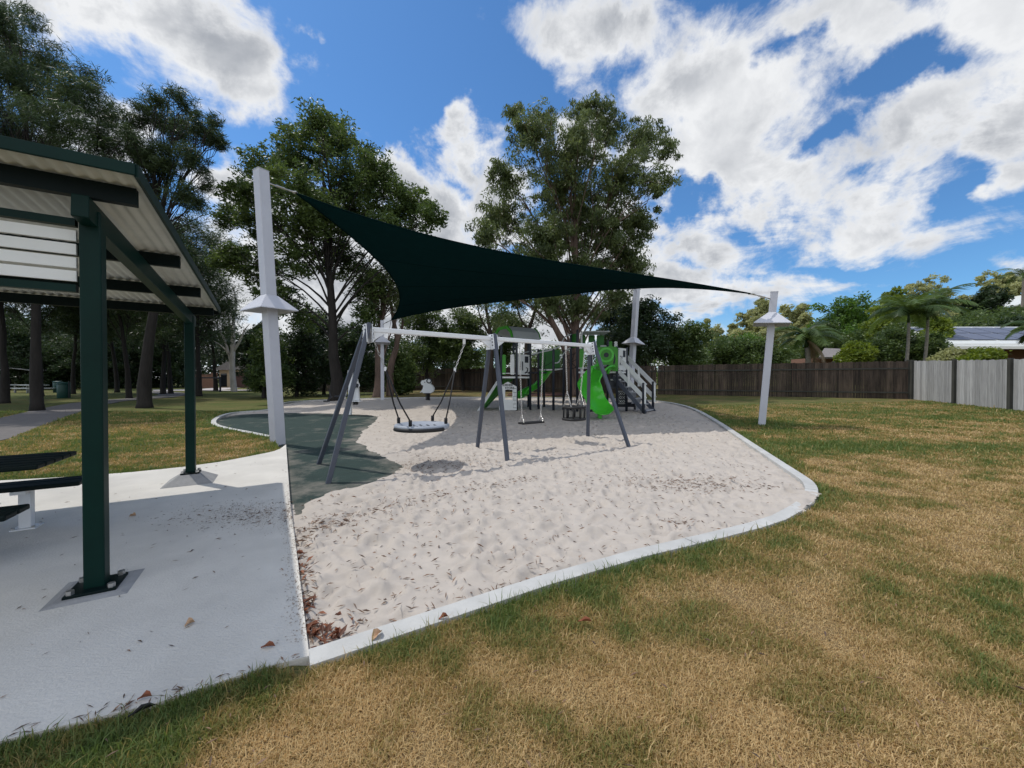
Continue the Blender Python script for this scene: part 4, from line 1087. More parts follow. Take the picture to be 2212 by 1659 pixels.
# speaking panel, grid game and frame beneath
g0 = Tz(TD.x, TD.y)
pz1, pz0 = zp(1600, 765, 15.6).z, zp(1600, 940, 15.6).z
o = panel((zp(1555, 0, 15.7).x, 15.7), (zp(1725, 0, 15.9).x, 15.9), pz0, pz1, MATS['dark_grey_panel'], r=.03)
for zx_ in (1590, 1690): q = zp(zx_, 842, 15.6); MB().box((q.x, 15.66 + (zx_ - 1555) * .0012, q.z), (.11, .02, .06), .2).build('name_plate', MATS['white_panel'], o)
tz1, tz0 = zp(1690, 970, 15.9).z, zp(1690, 1122, 15.9).z; tx0, tx1 = zp(1655, 0, 15.95).x, zp(1735, 0, 15.95).x
o = MB().prism(rrect(tx1 - tx0, tz1 - tz0, .03), (tx0, 15.95, tz0), ZX, ZZ, .03).build('grid_game', MATS['white_panel'], ps)
for i in range(2):
    for j in range(3):
        q = (tx0 + (tx1 - tx0) * (.28 + .44 * i), 15.92, tz0 + (tz1 - tz0) * (.2 + .3 * j))
        mm = MB(); mm.box(q, (.155, .05, .155)); ob = mm.build('game_block', MATS['dark_steel'], o)
        if (i + j) % 2: MB().ring([(.055 * math.cos(a), .055 * math.sin(a)) for a in np.linspace(0, 6.283, 13)[:-1]], [(.032 * math.cos(a), .032 * math.sin(a)) for a in np.linspace(0, 6.283, 13)[:-1]], (q[0], 15.891, q[2]), ZX, ZZ, .004).build('mark', MATS['white_panel'], o)
        else:
            mk = MB()
            for s_ in (-1, 1): mk.bar((q[0] - .05, 15.891 - .0015 * s_, q[2] - .05 * s_), (q[0] + .05, 15.891 - .0015 * s_, q[2] + .05 * s_), .003, .022)
            mk.build('mark', MATS['white_panel'], o)
fx0, fx1 = zp(1640, 0, 16).x, zp(1850, 0, 16).x; mm = MB()
for x_ in (fx0, fx1): mm.bar((x_, 16.05, g0 - .1), (x_, 16.05, tz1 + .1), .10, .06)
mm.bar((fx0, 16.05, g0 + .25), (fx1, 16.05, g0 + .25), .06, .20); mm.build('game_frame', MATS['dark_steel'], ps)
# front slide: an S of moulded lime plastic
def slide(name, pts, w, material, lip=.17):
    """pts: centre line of the chute's bed with its sideways direction at each point"""
    n = len(pts); m = MB(); sec = []
    for a in np.linspace(-1, 1, 13):
        sec.append((a * w / 2, lip * 1.15 * abs(a) ** 3.2))
    outer = [(w / 2 + .03, lip * 1.15 + .02), (w / 2 + .055, lip * 1.1), (w / 2 + .05, lip * .8)] 
    full = [(-a, b) for a, b in reversed(outer)] + sec + outer
    under = [(a * .97, b - .03) for a, b in reversed(sec)]
    loop = full + under
    K = len(loop)
    for i, (c, s) in enumerate(pts):
        c = Vector(c); s = Vector(s).normalized(); t = (Vector(pts[min(i + 1, n - 1)][0]) - Vector(pts[max(i - 1, 0)][0])).normalized(); s = (s - t * s.dot(t)).normalized()
        nr = s.cross(t)
        if nr.z < 0: nr = -nr
        for a, b in loop: m.v.append(c + s * a + nr * b)
    for i in range(n - 1):
        for k in range(K): m.f.append((i * K + k, i * K + (k + 1) % K, (i + 1) * K + (k + 1) % K, (i + 1) * K + k))
    m.f += [tuple(reversed(range(K))), tuple((n - 1) * K + k for k in range(K))]
    return m.build(name, material, ps, True)
def catmull(P, n=10):
    P = [Vector(p) for p in P]; out = []
    for i in range(len(P) - 1):
        p0, p1, p2, p3 = P[max(i - 1, 0)], P[i], P[i + 1], P[min(i + 2, len(P) - 1)]
        for k in range(n):
            t = k / n
            out.append(0.5 * ((2 * p1) + (p2 - p0) * t + (2 * p0 - 5 * p1 + 4 * p2 - p3) * t * t + (3 * p1 - p0 - 3 * p2 + p3) * t ** 3))
    return out + [P[-1]]
def slide_path(ctrl):
    c = catmull(ctrl); out = []
    for i, p in enumerate(c):
        d = c[min(i + 1, len(c) - 1)] - c[max(i - 1, 0)]; s = Vector((d.y, -d.x, 0)); out.append((p, s))
    return out
sg_ = Tz(3.1, 13.8)
slide('slide', slide_path([zp(1500, 742, 15.45), zp(1450, 745, 15.15), zp(1368, 838, 14.85), zp(1325, 930, 14.6), zp(1345, 1040, 14.3), zp(1398, 1140, 14.0), zp(1448, 1212, 13.65), zp(1478, 1238, 13.2)]), .78, MATS['lime_plastic'])
hood = MB(); h0 = Vector((pa.x + .18, 15.35, zdR)); hood.tube([zp(1345, 790, 15.1), zp(1350, 700, 15.2), zp(1420, 668, 15.3)], .05, 8); hood.tube([zp(1530, 770, 15.1), zp(1560, 700, 15.2), zp(1600, 690, 15.3)], .06, 8)
hood.build('slide_hood', MATS['lime_plastic'], ps, True)
q = zp(1445, 1260, 13.7); MB().bar((q.x, 13.75, Tz(q.x, 13.7) - .1), (q.x, 13.75, zp(1448, 1225, 13.65).z - .05), .22, .12).build('slide_foot', MATS['lime_plastic'], ps, bevel=.03)
# rear slide, deep green in the shade, winding down to the left
slide('slide', slide_path([zp(880, 745, 17.6), zp(850, 770, 17.4), zp(800, 850, 17.3), zp(730, 930, 17.3), zp(640, 985, 17.3), zp(560, 1035, 17.2), zp(515, 1052, 17.0)]), .6, MATS['lime_plastic'], .2)
# stairs on the right
st0 = Vector((4.42, 16.02, zdR)); foot = Vector((5.42, 15.20, 0)); foot.z = Tz(foot.x, foot.y); hd = Vector((foot.x - st0.x, foot.y - st0.y, 0)); run = hd.length; hd.normalize(); sd_ = Vector((-hd.y, hd.x, 0)); ns_ = 7; sw_ = .92
so_ = None
for k in range(ns_):
    z = zdR - (zdR - foot.z) * (k + 1) / (ns_ + .0) + (zdR - foot.z) / ns_ * .25
    c = st0 + hd * run * (k + .5) / ns_; 
    MB().bar(Vector((c.x, c.y, z)) - sd_ * sw_ / 2, Vector((c.x, c.y, z)) + sd_ * sw_ / 2, run / ns_ + .03, .05).build('tread', MATS['step_grey'], ps)
    MB().bar(Vector((c.x, c.y, z - .1)) - sd_ * sw_ / 2 - hd * .06, Vector((c.x, c.y, z - .1)) + sd_ * sw_ / 2 - hd * .06, .02, .19).build('riser', MATS['step_grey'], ps)
for s_ in (-1, 1):
    a = st0 + sd_ * s_ * (sw_ / 2 + .03); b = foot + sd_ * s_ * (sw_ / 2 + .03) + hd * .05
    MB().bar(Vector((a.x, a.y, zdR - .22)), Vector((b.x, b.y, foot.z - .02)), .045, .15).build('stringer', MATS['slate_steel'], ps)
    ha, hb = a + sd_ * s_ * .04, b + sd_ * s_ * .04
    for lo, hi in ((.34, .50), (.86, 1.02)):
        MB().bar(Vector((ha.x, ha.y, zdR + (lo + hi) / 2 - .16)), Vector((hb.x, hb.y, foot.z + (lo + hi) / 2 + .1)), .025, hi - lo).build('handrail', MATS['white_panel'], ps)
    for t_ in (.02, .5, .98):
        c = ha.lerp(hb, t_); zb = zdR + (foot.z - zdR) * t_
        MB().bar(Vector((c.x, c.y, zb + .22 - .16 + .26 * t_)), Vector((c.x, c.y, zb + 1.0 - .16 + .26 * t_)), .026, .09).build('handrail_upright', MATS['white_panel'], ps)
    post(hb.x - hd.x * .08, hb.y - hd.y * .08, foot.z + (1.15 if s_ < 0 else 1.2))
# net bridge between the towers
bp = [zp(735, 0, 16.9), zp(908, 0, 16.2), zp(1025, 0, 16.5), zp(800, 0, 17.6)]
for q, zt in zip(bp, (490, 490, 500, 600)): post(q.x, q.y, at(1106, 662.4 + zt * .1875, q.y).z)
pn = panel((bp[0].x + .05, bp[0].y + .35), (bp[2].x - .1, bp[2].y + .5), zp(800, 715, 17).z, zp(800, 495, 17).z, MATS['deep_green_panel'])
eye = lambda cx, cy, rx, ry: [(cx + rx * math.cos(a), cy + ry * math.sin(a)) for a in np.linspace(0, 6.283, 17)[:-1]]
for h in (eye(.34, .60, .12, .17), eye(.56, .60, .12, .17), [(.28, .34), (.4, .25), (.5, .25), (.62, .34), (.5, .30), (.4, .30)]):
    w = (bp[2].x - bp[0].x - .15); MB().prism([(a * w, b * 1.2) for a, b in h], (bp[0].x + .05, bp[0].y + .33, zp(800, 715, 17).z), ZX, ZZ, .01).build('cutout', MATS['white_panel'], pn)
hr = MB(); hr.tube(catmull([zp(655, 555, 16.4), zp(760, 525, 16.3), zp(905, 492, 16.2), zp(985, 445, 16.2), zp(1040, 350, 16.2), zp(1110, 320, 16.2)]), .028, 8); hr.build('handrail', MATS['grey_panel'], ps, True)
hr = MB(); hr.tube(catmull([zp(520, 540, 17.4), zp(640, 515, 17.3), zp(735, 490, 17.2)]), .024, 8); hr.build('handrail', MATS['grey_panel'], ps, True)
hr = MB(); hr.tube(catmull([zp(910, 648, 16.2), zp(965, 640, 16.2), zp(1010, 560, 16.2), zp(1090, 478, 16.2), zp(1095, 490, 16.2)]), .026, 8); hr.build('handrail', MATS['grey_panel'], ps, True)
hr = MB(); hr.tube([zp(745, 728, 16.8), zp(910, 728, 16.4), zp(1030, 715, 16.6)], .035, 8); hr.build('rail', MATS['white_panel'], ps, True)
nt = MB(); rr = random.Random(4)
def rope_line(a, b, sag=.08, r=.012):
    a = Vector(a); b = Vector(b); nt.tube([a.lerp(b, t) + Vector((0, 0, -sag * 4 * t * (1 - t))) for t in np.linspace(0, 1, 8)], r, 5)
for zx0, zy0, zx1, zy1 in ((660, 560, 740, 500), (660, 640, 740, 600), (660, 700, 760, 690), (680, 720, 720, 560), (700, 760, 690, 620), (1030, 560, 1180, 520), (1030, 640, 1180, 600), (1030, 700, 1180, 690), (1060, 720, 1150, 540),
                           (1120, 740, 1060, 540), (760, 700, 900, 720), (800, 640, 820, 740), (1040, 540, 1180, 700), (900, 690, 1180, 700), (740, 690, 910, 620), (820, 560, 790, 735)):
    rope_line(zp(zx0, zy0, 16.7), zp(zx1, zy1, 16.5))
nt.build('rope_net', MATS['rope'], ps)
for zx_ in (700, 795, 640): q = zp(zx_, 760, 16.6); MB().lathe([(.02, -.05), (.13, -.04), (.14, 0), (.12, .03), (.02, .04)], q, 12).build('stepping_pad', MATS['dark_steel'], ps, True)

# ------------------------------------------------------------------ spring rider and exercise station
sx0, sy0 = gp(924, 864); g = Tz(sx0, sy0)
sr = thing('spring_rider', (sx0, sy0, g), 'white animal shaped spring rider behind the basket swing', 'spring rider')
pts = [(.11 * math.cos(t), .11 * math.sin(t), g + t / 6.283 * .075) for t in np.linspace(0, 6.283 * 4.5, 60)]
MB().tube([(sx0 + a, sy0 + b, c) for a, b, c in pts], .026, 6).build('spring', MATS['black_rubber'], sr, True)
MB().box((sx0, sy0, g + .36), (.34, .30, .05)).build('foot_plate', MATS['black_rubber'], sr, bevel=.01)
body = [(-.42, .42), (-.30, .47), (-.22, .40), (.20, .40), (.34, .50), (.36, .68), (.26, .84), (.16, .90), (.20, 1.02), (.12, 1.14), (-.02, 1.18), (-.16, 1.12), (-.30, 1.10), (-.36, .98), (-.32, .86), (-.22, .82), (-.24, .68), (-.30, .56)]
for s_ in (-1, 1): MB().prism([(a, b - .02) for a, b in body], (sx0, sy0 + s_ * .12, g), ZX, ZZ, .03).build('side_panel', MATS['white_panel'], sr)
MB().box((sx0 + .02, sy0, g + .72), (.30, .24, .04)).build('seat', MATS['black_rubber'], sr, bevel=.01)
MB().tube([(sx0 - .12, sy0 - .25, g + .98), (sx0 - .12, sy0 + .25, g + .98)], .02, 8).build('handle', MATS['black_rubber'], sr)
MB().ring([(.15 * math.cos(a), .15 * math.sin(a)) for a in np.linspace(0, 6.283, 21)[:-1]], [(.09 * math.cos(a), .09 * math.sin(a)) for a in np.linspace(0, 6.283, 21)[:-1]], (sx0 + .10, sy0 - .14, g + 1.06), ZX, ZZ, .02).build('ear', MATS['dark_steel'], sr)
ex0, ey0 = gp(754.5, 894.7); g = Tz(ex0, ey0)
es = thing('exercise_station', (ex0, ey0, g), 'white outdoor exercise machine with padded handles and foot rests behind the swing legs', 'exercise machine')
def e_(zx, zy, dd=0.0): return at((1100 + zx / 2.074) / 1.736, (1100 + zy / 2.074) / 1.736, ey0 + dd)
MB().bar(e_(436, 945), e_(452, 640), .155, .14).build('column', MATS['white_steel'], es, bevel=.02)
MB().bar(e_(452, 640), e_(455, 575, .05), .12, .10).build('head', MATS['white_steel'], es, bevel=.02)
MB().prism([(-.15, 0), (.16, 0), (.10, .75), (.03, 1.0), (-.03, 1.0), (-.10, .7)], e_(484, 832, .15), ZX, ZZ, .14).build('back_panel', MATS['white_steel'], es, bevel=.02)
MB().bar(e_(395, 822, .3), e_(436, 600, .25), .13, .05).build('arm', MATS['white_steel'], es, bevel=.01)
MB().box(e_(487, 838, .1), (.40, .30, .03)).build('foot_rest', MATS['white_steel'], es)
MB().tube([e_(484, 842, .1), e_(484, 866, .1)], .095, 10).build('buffer', MATS['black_rubber'], es)
MB().box(e_(488, 716, 0), (.20, .06, .16)).build('pad', MATS['dark_steel'], es, bevel=.01)
m = MB(); m.tube([e_(495, 702), e_(510, 702), e_(513, 716), e_(508, 730), e_(495, 730)], .02, 6); m.build('handle', MATS['white_steel'], es, True)
m = MB(); m.tube([e_(430, 660, .2), e_(418, 690, .2), e_(415, 720, .2)], .03, 6); m.build('handle', MATS['white_steel'], es, True)
MB().bar(e_(430, 800, .3), e_(320, 800, .4), .05, .05).build('crossbar', MATS['dark_steel'], es)
m = MB(); m.box(e_(258, 838, .3), (.16, .22, .05)); m.tube([e_(300, 805, .35), e_(258, 838, .3)], .02, 6); m.tube([e_(275, 750, .35), e_(290, 800, .35), e_(300, 805, .35)], .02, 6); m.build('pedal', MATS['dark_steel'], es)

# ------------------------------------------------------------------ fences
def fence(name, p, q, zf, bay_w, mpal, mpost, label, h=1.8, gap=0.0, seed=1, front=-1, zslope=None):
    p = Vector((*p, 0)); q = Vector((*q, 0)); L_ = (q - p).length; n = max(1, round(L_ / bay_w)); ex = (q - p).normalized(); r = random.Random(seed)
    nrm = Vector((-ex.y, ex.x, 0)) * front
    o = thing(name, (p.x, p.y, Tz(p.x, p.y)), label, 'fence')
    for b in range(n + 1):
        c = p.lerp(q, b / n); g = Tz(c.x, c.y)
        MB().box(c + nrm * .05 + ZZ * (g + (h + .08) / 2 - .1), (.12, .10, h + .12 + .1), math.atan2(ex.y, ex.x)).build('post', MATS[mpost], o, bevel=.006)
    for b in range(n):
        m = MB(); a0 = p.lerp(q, b / n); b0 = p.lerp(q, (b + 1) / n); w = (b0 - a0).length; k = int(w / .105)
        for i in range(k):
            if gap and r.random() < gap: continue
            c = a0.lerp(b0, (i + .5) / k); g = Tz(c.x, c.y); hh = h + r.uniform(-.02, .015)
            wv = w / k * r.uniform(.90, .985) if gap else w / k * .965
            m.box(c + nrm * r.uniform(-.004, .004) + ZZ * (g + hh / 2), (wv, .018, hh), math.atan2(ex.y, ex.x) + r.uniform(-.01, .01))
        m.build('paling_panel', MATS[mpal], o)
        rl = MB()
        for z in (.3, 1.45):
            rl.bar(a0 - nrm * .035 + ZZ * (Tz(a0.x, a0.y) + z), b0 - nrm * .035 + ZZ * (Tz(b0.x, b0.y) + z), .04, .07)
        rl.build('rail', MATS[mpost], o)
    return o
fC = Vector((18.75, 18.2))
fence('timber_fence', (fC.x, fC.y), (-24, 43.3), None, 2.7, 'fence_dark', 'fence_post', 'long dark weathered paling fence along the back of the park', gap=.004, seed=3)
fence('timber_fence', (fC.x + .12, fC.y - .1), (16.6, 9.2), None, 2.35, 'fence_pale', 'fence_post', 'pale grey paling fence with dark posts at the right of the lawn', seed=5, front=-1)

# ------------------------------------------------------------------ vegetation
def leaf_cloud(cent, crad, per, ln, wd, r, droop=0.3, flat=0.7, tone0=None, kite=True):
    """leaves round clump centres: small folded blades, one mesh"""
    C = len(cent); n = C * per
    c = np.repeat(cent, per, 0); cr = np.repeat(crad, per)
    g = r.normal(0, 1, (n, 3)); g /= np.linalg.norm(g, axis=1)[:, None] + 1e-9
    rad = cr * r.random(n) ** 0.45
    p = c + g * rad[:, None] * np.array([1, 1, flat])
    a = r.uniform(0, 2 * math.pi, n); el = r.normal(-droop, .45, n)
    d = np.stack([np.cos(a) * np.cos(el), np.sin(a) * np.cos(el), np.sin(el)], 1)
    s = np.cross(d, r.normal(0, 1, (n, 3))); s /= np.linalg.norm(s, axis=1)[:, None] + 1e-9
    l = r.uniform(.7, 1.3, n)[:, None] * ln; w = r.uniform(.7, 1.3, n)[:, None] * wd
    V = np.stack([p - d * l / 2, p + s * w / 2 - d * l * .05, p + d * l / 2, p - s * w / 2 - d * l * .05], 1)
    t0 = r.random(C) if tone0 is None else tone0
    tone = np.clip(.55 * np.repeat(t0, per) + .45 * r.random(n), 0, 1)
    return V.reshape(-1, 3), np.arange(n * 4).reshape(-1, 4), np.repeat(tone, 4)

def tree(name, label, cat, base, lobes, leafm, barkm, trunk_r, n_clump=260, per=70, ln=.17, wd=.06, crad=(.35, .8), seed=1, lean=None, fork=.35, group=None, limb_every=1, droop=.3, flat=.75, twigs=True, shell=.55, split=1, keep_trunk=True):
    """lobes: list of (x,y,z,r[,rz]) in park coordinates; limbs run from the trunk into each lobe and twigs to the clumps"""
    r = np.random.default_rng(seed); bx, by = base; bz = Tz(bx, by)
    o = thing(name, (bx, by, bz), label, cat, group)
    lob = np.array([(l[0], l[1], l[2], l[3], l[4] if len(l) > 4 else l[3] * .85) for l in lobes], float)
    wts = lob[:, 3] ** 2; wts /= wts.sum()
    li = r.choice(len(lob), n_clump, p=wts)
    g = r.normal(0, 1, (n_clump, 3)); g /= np.linalg.norm(g, axis=1)[:, None]
    rad = shell + (1 - shell) * r.random(n_clump); rad *= np.where(r.random(n_clump) < .25, r.random(n_clump), 1)
    cen = lob[li, :3] + g * rad[:, None] * np.stack([lob[li, 3], lob[li, 3], lob[li, 4]], 1)
    cen[:, 2] = np.maximum(cen[:, 2], T(cen[:, 0], cen[:, 1]) + .25)
    cr = r.uniform(crad[0], crad[1], n_clump)
    V, Fc, tn = leaf_cloud(cen, cr, per, ln, wd, r, droop, flat)
    if keep_trunk:
        top = np.average(lob[:, :3], axis=0, weights=lob[:, 3] ** 2); zmax = lob[:, 2].max(); zmin = max((lob[:, 2] - lob[:, 4]).min(), bz + .6)
        top[2] = bz + (zmax - bz) * .80
        m = MB(); B = Vector((bx, by, bz - .15)); Tp = Vector(top); ln_ = Vector(lean) if lean else Vector((0, 0, 0))
        tr = []; nseg = 10
        for i in range(nseg + 1):
            t = i / nseg; p = B.lerp(Tp, t); w = math.sin(t * 3.1) * .5
            p = Vector((bx + (Tp.x - bx) * t ** 1.6, by + (Tp.y - by) * t ** 1.6, p.z)) + Vector((r.normal(0, .05), r.normal(0, .05), 0)) * trunk_r * 3 * (t > .05) + ln_ * w
            tr.append(p)
        rr_ = [trunk_r * (1.45 if i == 0 else (1.12 if i == 1 else 1.0)) * (1 - .82 * i / nseg) for i in range(nseg + 1)]
        tr.insert(1, tr[0].lerp(tr[1], .3)); rr_.insert(1, trunk_r * 1.1)
        m.tube(tr, rr_, 10)
        ends = []
        for k in range(len(lob)):
            L0 = Vector(lob[k, :3]); t = np.clip(fork + (.75 - fork) * (L0.z - zmin) / max(zmax - zmin, .1) * r.uniform(.6, 1), .08, .9)
            j = t * nseg; i0 = int(j); s = tr[i0 + 1].lerp(tr[min(i0 + 2, nseg + 1)], j - i0)
            ra = max(trunk_r * (1 - .85 * t) * r.uniform(.20, .36), .026)
            mid = s.lerp(L0, .42) + Vector((0, 0, (L0 - s).length * .20)) + Vector(r.normal(0, .12, 3)) * (L0 - s).length * .5
            pts = [s.lerp(mid, u).lerp(mid.lerp(L0, u), u) for u in np.linspace(0, 1, 7)]
            m.tube(pts, [ra * (1 - .78 * u) for u in np.linspace(0, 1, 7)], 6, False)
            ends.append(pts)
        if twigs:
            pick = r.permutation(n_clump)[:min(n_clump, 260)]
            for q in pick:
                pts = ends[li[q]]; c = Vector(cen[q]); s = pts[int(r.integers(2, 7))]
                md = s.lerp(c, .5) + Vector(r.normal(0, .1, 3)) * (c - s).length
                rt = max(.010, trunk_r * .055)
                m.tube([s, md, c], [rt * 1.5, rt, rt * .4], 4, False)
        m.build('trunk', MATS[barkm], o, True)
    np_mesh('crown', V, Fc, 4, MATS[leafm], o, tn)
    return o
def lob_px(lst, d, seed=0, spread=2.4, squash=.9):
    r = np.random.default_rng(seed); out = []
    for px, py, rp in lst:
        dd = d + r.uniform(-1, 1) * spread; p = at(px, py, dd); rr = rp / F * dd; out.append((p.x, p.y, p.z, rr, rr * squash))
    return out
# the tall gum behind the play tower
gum = [(1150, 300, 60), (1235, 320, 75), (1300, 275, 55), (1385, 310, 55), (1425, 400, 45), (1335, 390, 85), (1210, 410, 85), (1095, 385, 45), (1090, 470, 65), (1045, 510, 38), (1180, 520, 75), (1310, 510, 80),
       (1385, 480, 50), (1250, 590, 65), (1365, 590, 42), (1130, 590, 55), (1105, 250, 30), (1262, 240, 36), (1175, 260, 30), (1440, 330, 26), (1060, 560, 36), (1250, 470, 80), (1330, 640, 38), (1190, 650, 40), (1290, 680, 30), (1110, 640, 38), (1250, 665, 45), (1350, 560, 50), (1040, 600, 26)]
tree('gum_tree', 'tall open crowned gum tree behind the play tower, with a thick peeling trunk', 'tree', (at(1240, 820, 24.5).x, 24.5), lob_px(gum, 24.5, 3, 2.6), 'leaf_gum', 'bark_paper', .36,
     n_clump=1900, per=56, ln=.25, wd=.066, crad=(.24, .56), seed=4, fork=.10, droop=.75, shell=.3)
# its neighbour's leaning stem
def bare_stem(name, label, pts, r0, barkm, side=(), seed=1, cat='tree', leafs=None):
    pts[0].z = Tz(pts[0].x, pts[0].y) - .12; b = pts[0]; o = thing(name, (b.x, b.y, b.z + .12), label, cat); m = MB(); c = catmull(pts, 6); m.tube(c, [r0 * (1 - .75 * i / (len(c) - 1)) for i in range(len(c))], 9)
    for s in side:
        c = catmull(s, 5); m.tube(c, [r0 * .5 * (1 - .85 * i / (len(c) - 1)) for i in range(len(c))], 7)
    m.build('trunk', MATS[barkm], o, True)
    if leafs:
        r = np.random.default_rng(seed); cen = np.array([tuple(at(*q[:3])) for q in leafs]); cc = np.repeat(cen, 14, 0) + r.normal(0, 1, (len(cen) * 14, 3)) * np.repeat(np.array([q[3] for q in leafs]), 14)[:, None] * .6
        V, Fc, tn = leaf_cloud(cc, np.full(len(cc), .55), 60, .2, .055, r, .6); np_mesh('crown', V, Fc, 4, MATS['leaf_gum'], o, tn)
    return o
bare_stem('gum_tree', 'gum tree stem leaning left beside the tall gum behind the play tower', [at(1236, 822, 24), at(1222, 760, 24), at(1190, 690, 23.8), at(1165, 640, 23.6), at(1140, 560, 23.5)], .26, 'bark_paper',
          [[at(1200, 710, 23.8), at(1180, 650, 24.2), at(1185, 560, 24.5)], [at(1222, 760, 24), at(1260, 700, 24.4), at(1300, 640, 24.6)]], leafs=[(1140, 560, 23.5, 1.2), (1185, 540, 24.5, 1.1), (1300, 635, 24.6, 1.)])
for i, (px, d, lean_) in enumerate(((1143, 26.5, 14), (1058, 27.5, -8))):
    bare_stem('gum_tree', ('thin grey gum trunk behind the net bridge', 'thin dark gum trunk behind the middle swing legs')[i], [at(px, 812, d), at(px - lean_ * .4, 740, d), at(px + lean_, 660, d), at(px + lean_ * .5, 580, d)], .19, 'bark_brown',
              [[at(px + lean_ * .2, 720, d), at(px - 22, 680, d), at(px - 30, 620, d)]], leafs=[(px, 655, d, 1.5), (px - 30, 640, d, 1.5), (px + 28, 690, d, 1.3), (px + 5, 580, d, 1.2)], seed=i + 4)
# the broad dense tree left of centre
dense = [(700, 300, 55), (640, 345, 62), (755, 360, 70), (570, 375, 52), (525, 420, 42), (835, 415, 58), (890, 450, 55), (930, 475, 34), (655, 430, 72), (765, 455, 72), (570, 475, 55), (855, 500, 52), (650, 550, 60), (560, 580, 52),
         (745, 560, 50), (500, 470, 34), (500, 560, 40), (600, 640, 48), (800, 620, 40), (690, 262, 32), (735, 300, 40), (690, 470, 70), (620, 285, 28), (810, 360, 40), (790, 690, 38), (660, 690, 40), (870, 560, 30)]
tree('broad_tree', 'broad dense dark green tree left of the shade sail', 'tree', (at(715, 820, 22.5).x, 23.0), lob_px(dense, 23, 5, 2.6), 'leaf_dense', 'bark_dark', .34,
     n_clump=1500, per=58, ln=.22, wd=.082, crad=(.28, .6), seed=8, fork=.22, droop=.25, shell=.5)
# she-oaks on the left
cas1 = [(60, 60, 40), (20, 120, 60), (110, 150, 55), (60, 200, 70), (170, 215, 50), (235, 250, 36), (130, 275, 60), (40, 290, 60), (225, 310, 45), (200, 175, 34), (-60, 120, 80), (-90, 250, 90), (10, 50, 38), (280, 290, 24), (90, 360, 70), (240, 370, 40), (-30, 20, 50)]
tree('she_oak', 'largest dark needle leaved she oak at the far left above the shelter roof', 'tree', (at(80, 820, 17.5).x, 17.5), lob_px(cas1, 17.5, 7, 2.2), 'leaf_casuarina', 'bark_dark', .19,
     n_clump=760, per=72, ln=.30, wd=.028, crad=(.26, .54), seed=9, fork=.3, droop=.5, shell=.45)
cas2 = [(395, 220, 26), (380, 275, 42), (330, 250, 34), (440, 285, 36), (472, 308, 22), (350, 350, 46), (300, 330, 38), (420, 350, 34), (400, 425, 32), (320, 410, 40), (430, 440, 22), (280, 270, 30), (345, 215, 14), (468, 270, 16), (450, 400, 20)]
tree('she_oak', 'dark she oak whose forked top stands between the shelter roof and the tallest pole', 'tree', (at(312, 820, 19).x, 19.0), lob_px(cas2, 19, 8, 1.8), 'leaf_casuarina', 'bark_dark', .27,
     n_clump=430, per=62, ln=.30, wd=.028, crad=(.22, .46), seed=10, fork=.5, droop=.45, shell=.45)
def generic(name, label, px, d, top_py, wpx, leafm, barkm, tr_r, seed, low_py=None, n=7, group=None, n_clump=150, per=60, ln=.24, wd=.07, fork=.25, spread=None, cat='tree', droop=.3, base_z=None, **kw):
    r = np.random.default_rng(seed); b = at(px, 820, d); g = Tz(b.x, b.y); zt = at(px, top_py, d).z; zl = at(px, low_py, d).z if low_py else g + (zt - g) * .35
    w = wpx / F * d / 2; lobes = []
    for i in range(n):
        t = (i + .5) / n; z = zl + (zt - zl) * (.12 + .80 * t); k = math.sin(math.pi * min(1, .22 + .72 * t)) ** .8
        a = r.uniform(0, 6.283); q = r.uniform(.25, .75) * w * k; rr = max(.35, w * r.uniform(.42, .62) * (.65 + .35 * k)); rr = min(rr, (zt - zl) * .5)
        lobes.append((b.x + q * math.cos(a), d + q * math.sin(a) * .8, z - rr * .15, rr, min(rr * .8, (zt - zl) * .35)))
    return tree(name, label, cat, (b.x, d), lobes, leafm, barkm, tr_r, n_clump=n_clump, per=per, ln=ln, wd=wd, crad=(.3 + .1 * w / 3, .55 + .12 * w / 2), seed=seed, fork=fork, group=group, droop=droop, **kw)
G_ = 'she oaks standing in the left of the park'
for i, (px, d, tp, w, lo, rr, lab) in enumerate(((-190, 16, 120, 420, 600, .30, 'she oak beside the path beyond the left edge, added to shade the lawn'), (-130, 24, 250, 330, 640, .28, 'she oak at the far left behind the shelter, added to shade the lawn'), (198, 25, 330, 240, 650, .34, 'she oak with its trunk hidden by the front post, added to shade the lawn'), (10, 22, 330, 230, 690, .30, 'she oak trunk at the left edge seen under the shelter roof'), (158, 34, 500, 190, 745, .26, 'she oak behind the front shelter post'),  # the out-of-frame and hidden-trunk she oaks are added to shade the lawn
        (253, 38, 470, 170, 740, .30, 'she oak with a slim trunk just right of the front shelter post'), (279, 27, 430, 200, 690, .27, 'she oak directly left of the thick trunked one on the lawn'), (352, 34, 480, 170, 740, .33, 'left one of a close pair of she oaks by the bright driveway'),
        (369, 35, 460, 160, 735, .30, 'right one of a close pair of she oaks by the bright driveway'), (87, 30, 400, 210, 730, .30, 'she oak near the far picnic tables'), (205, 48, 560, 220, 760, .28, 'far she oak deep behind the bins'))):
    generic('she_oak', lab, px, d, tp, w + 60, 'leaf_casuarina', 'bark_dark', rr * .6, 40 + i, lo - 10, group=G_, n_clump=520, per=60, ln=.36, wd=.045, droop=.5)
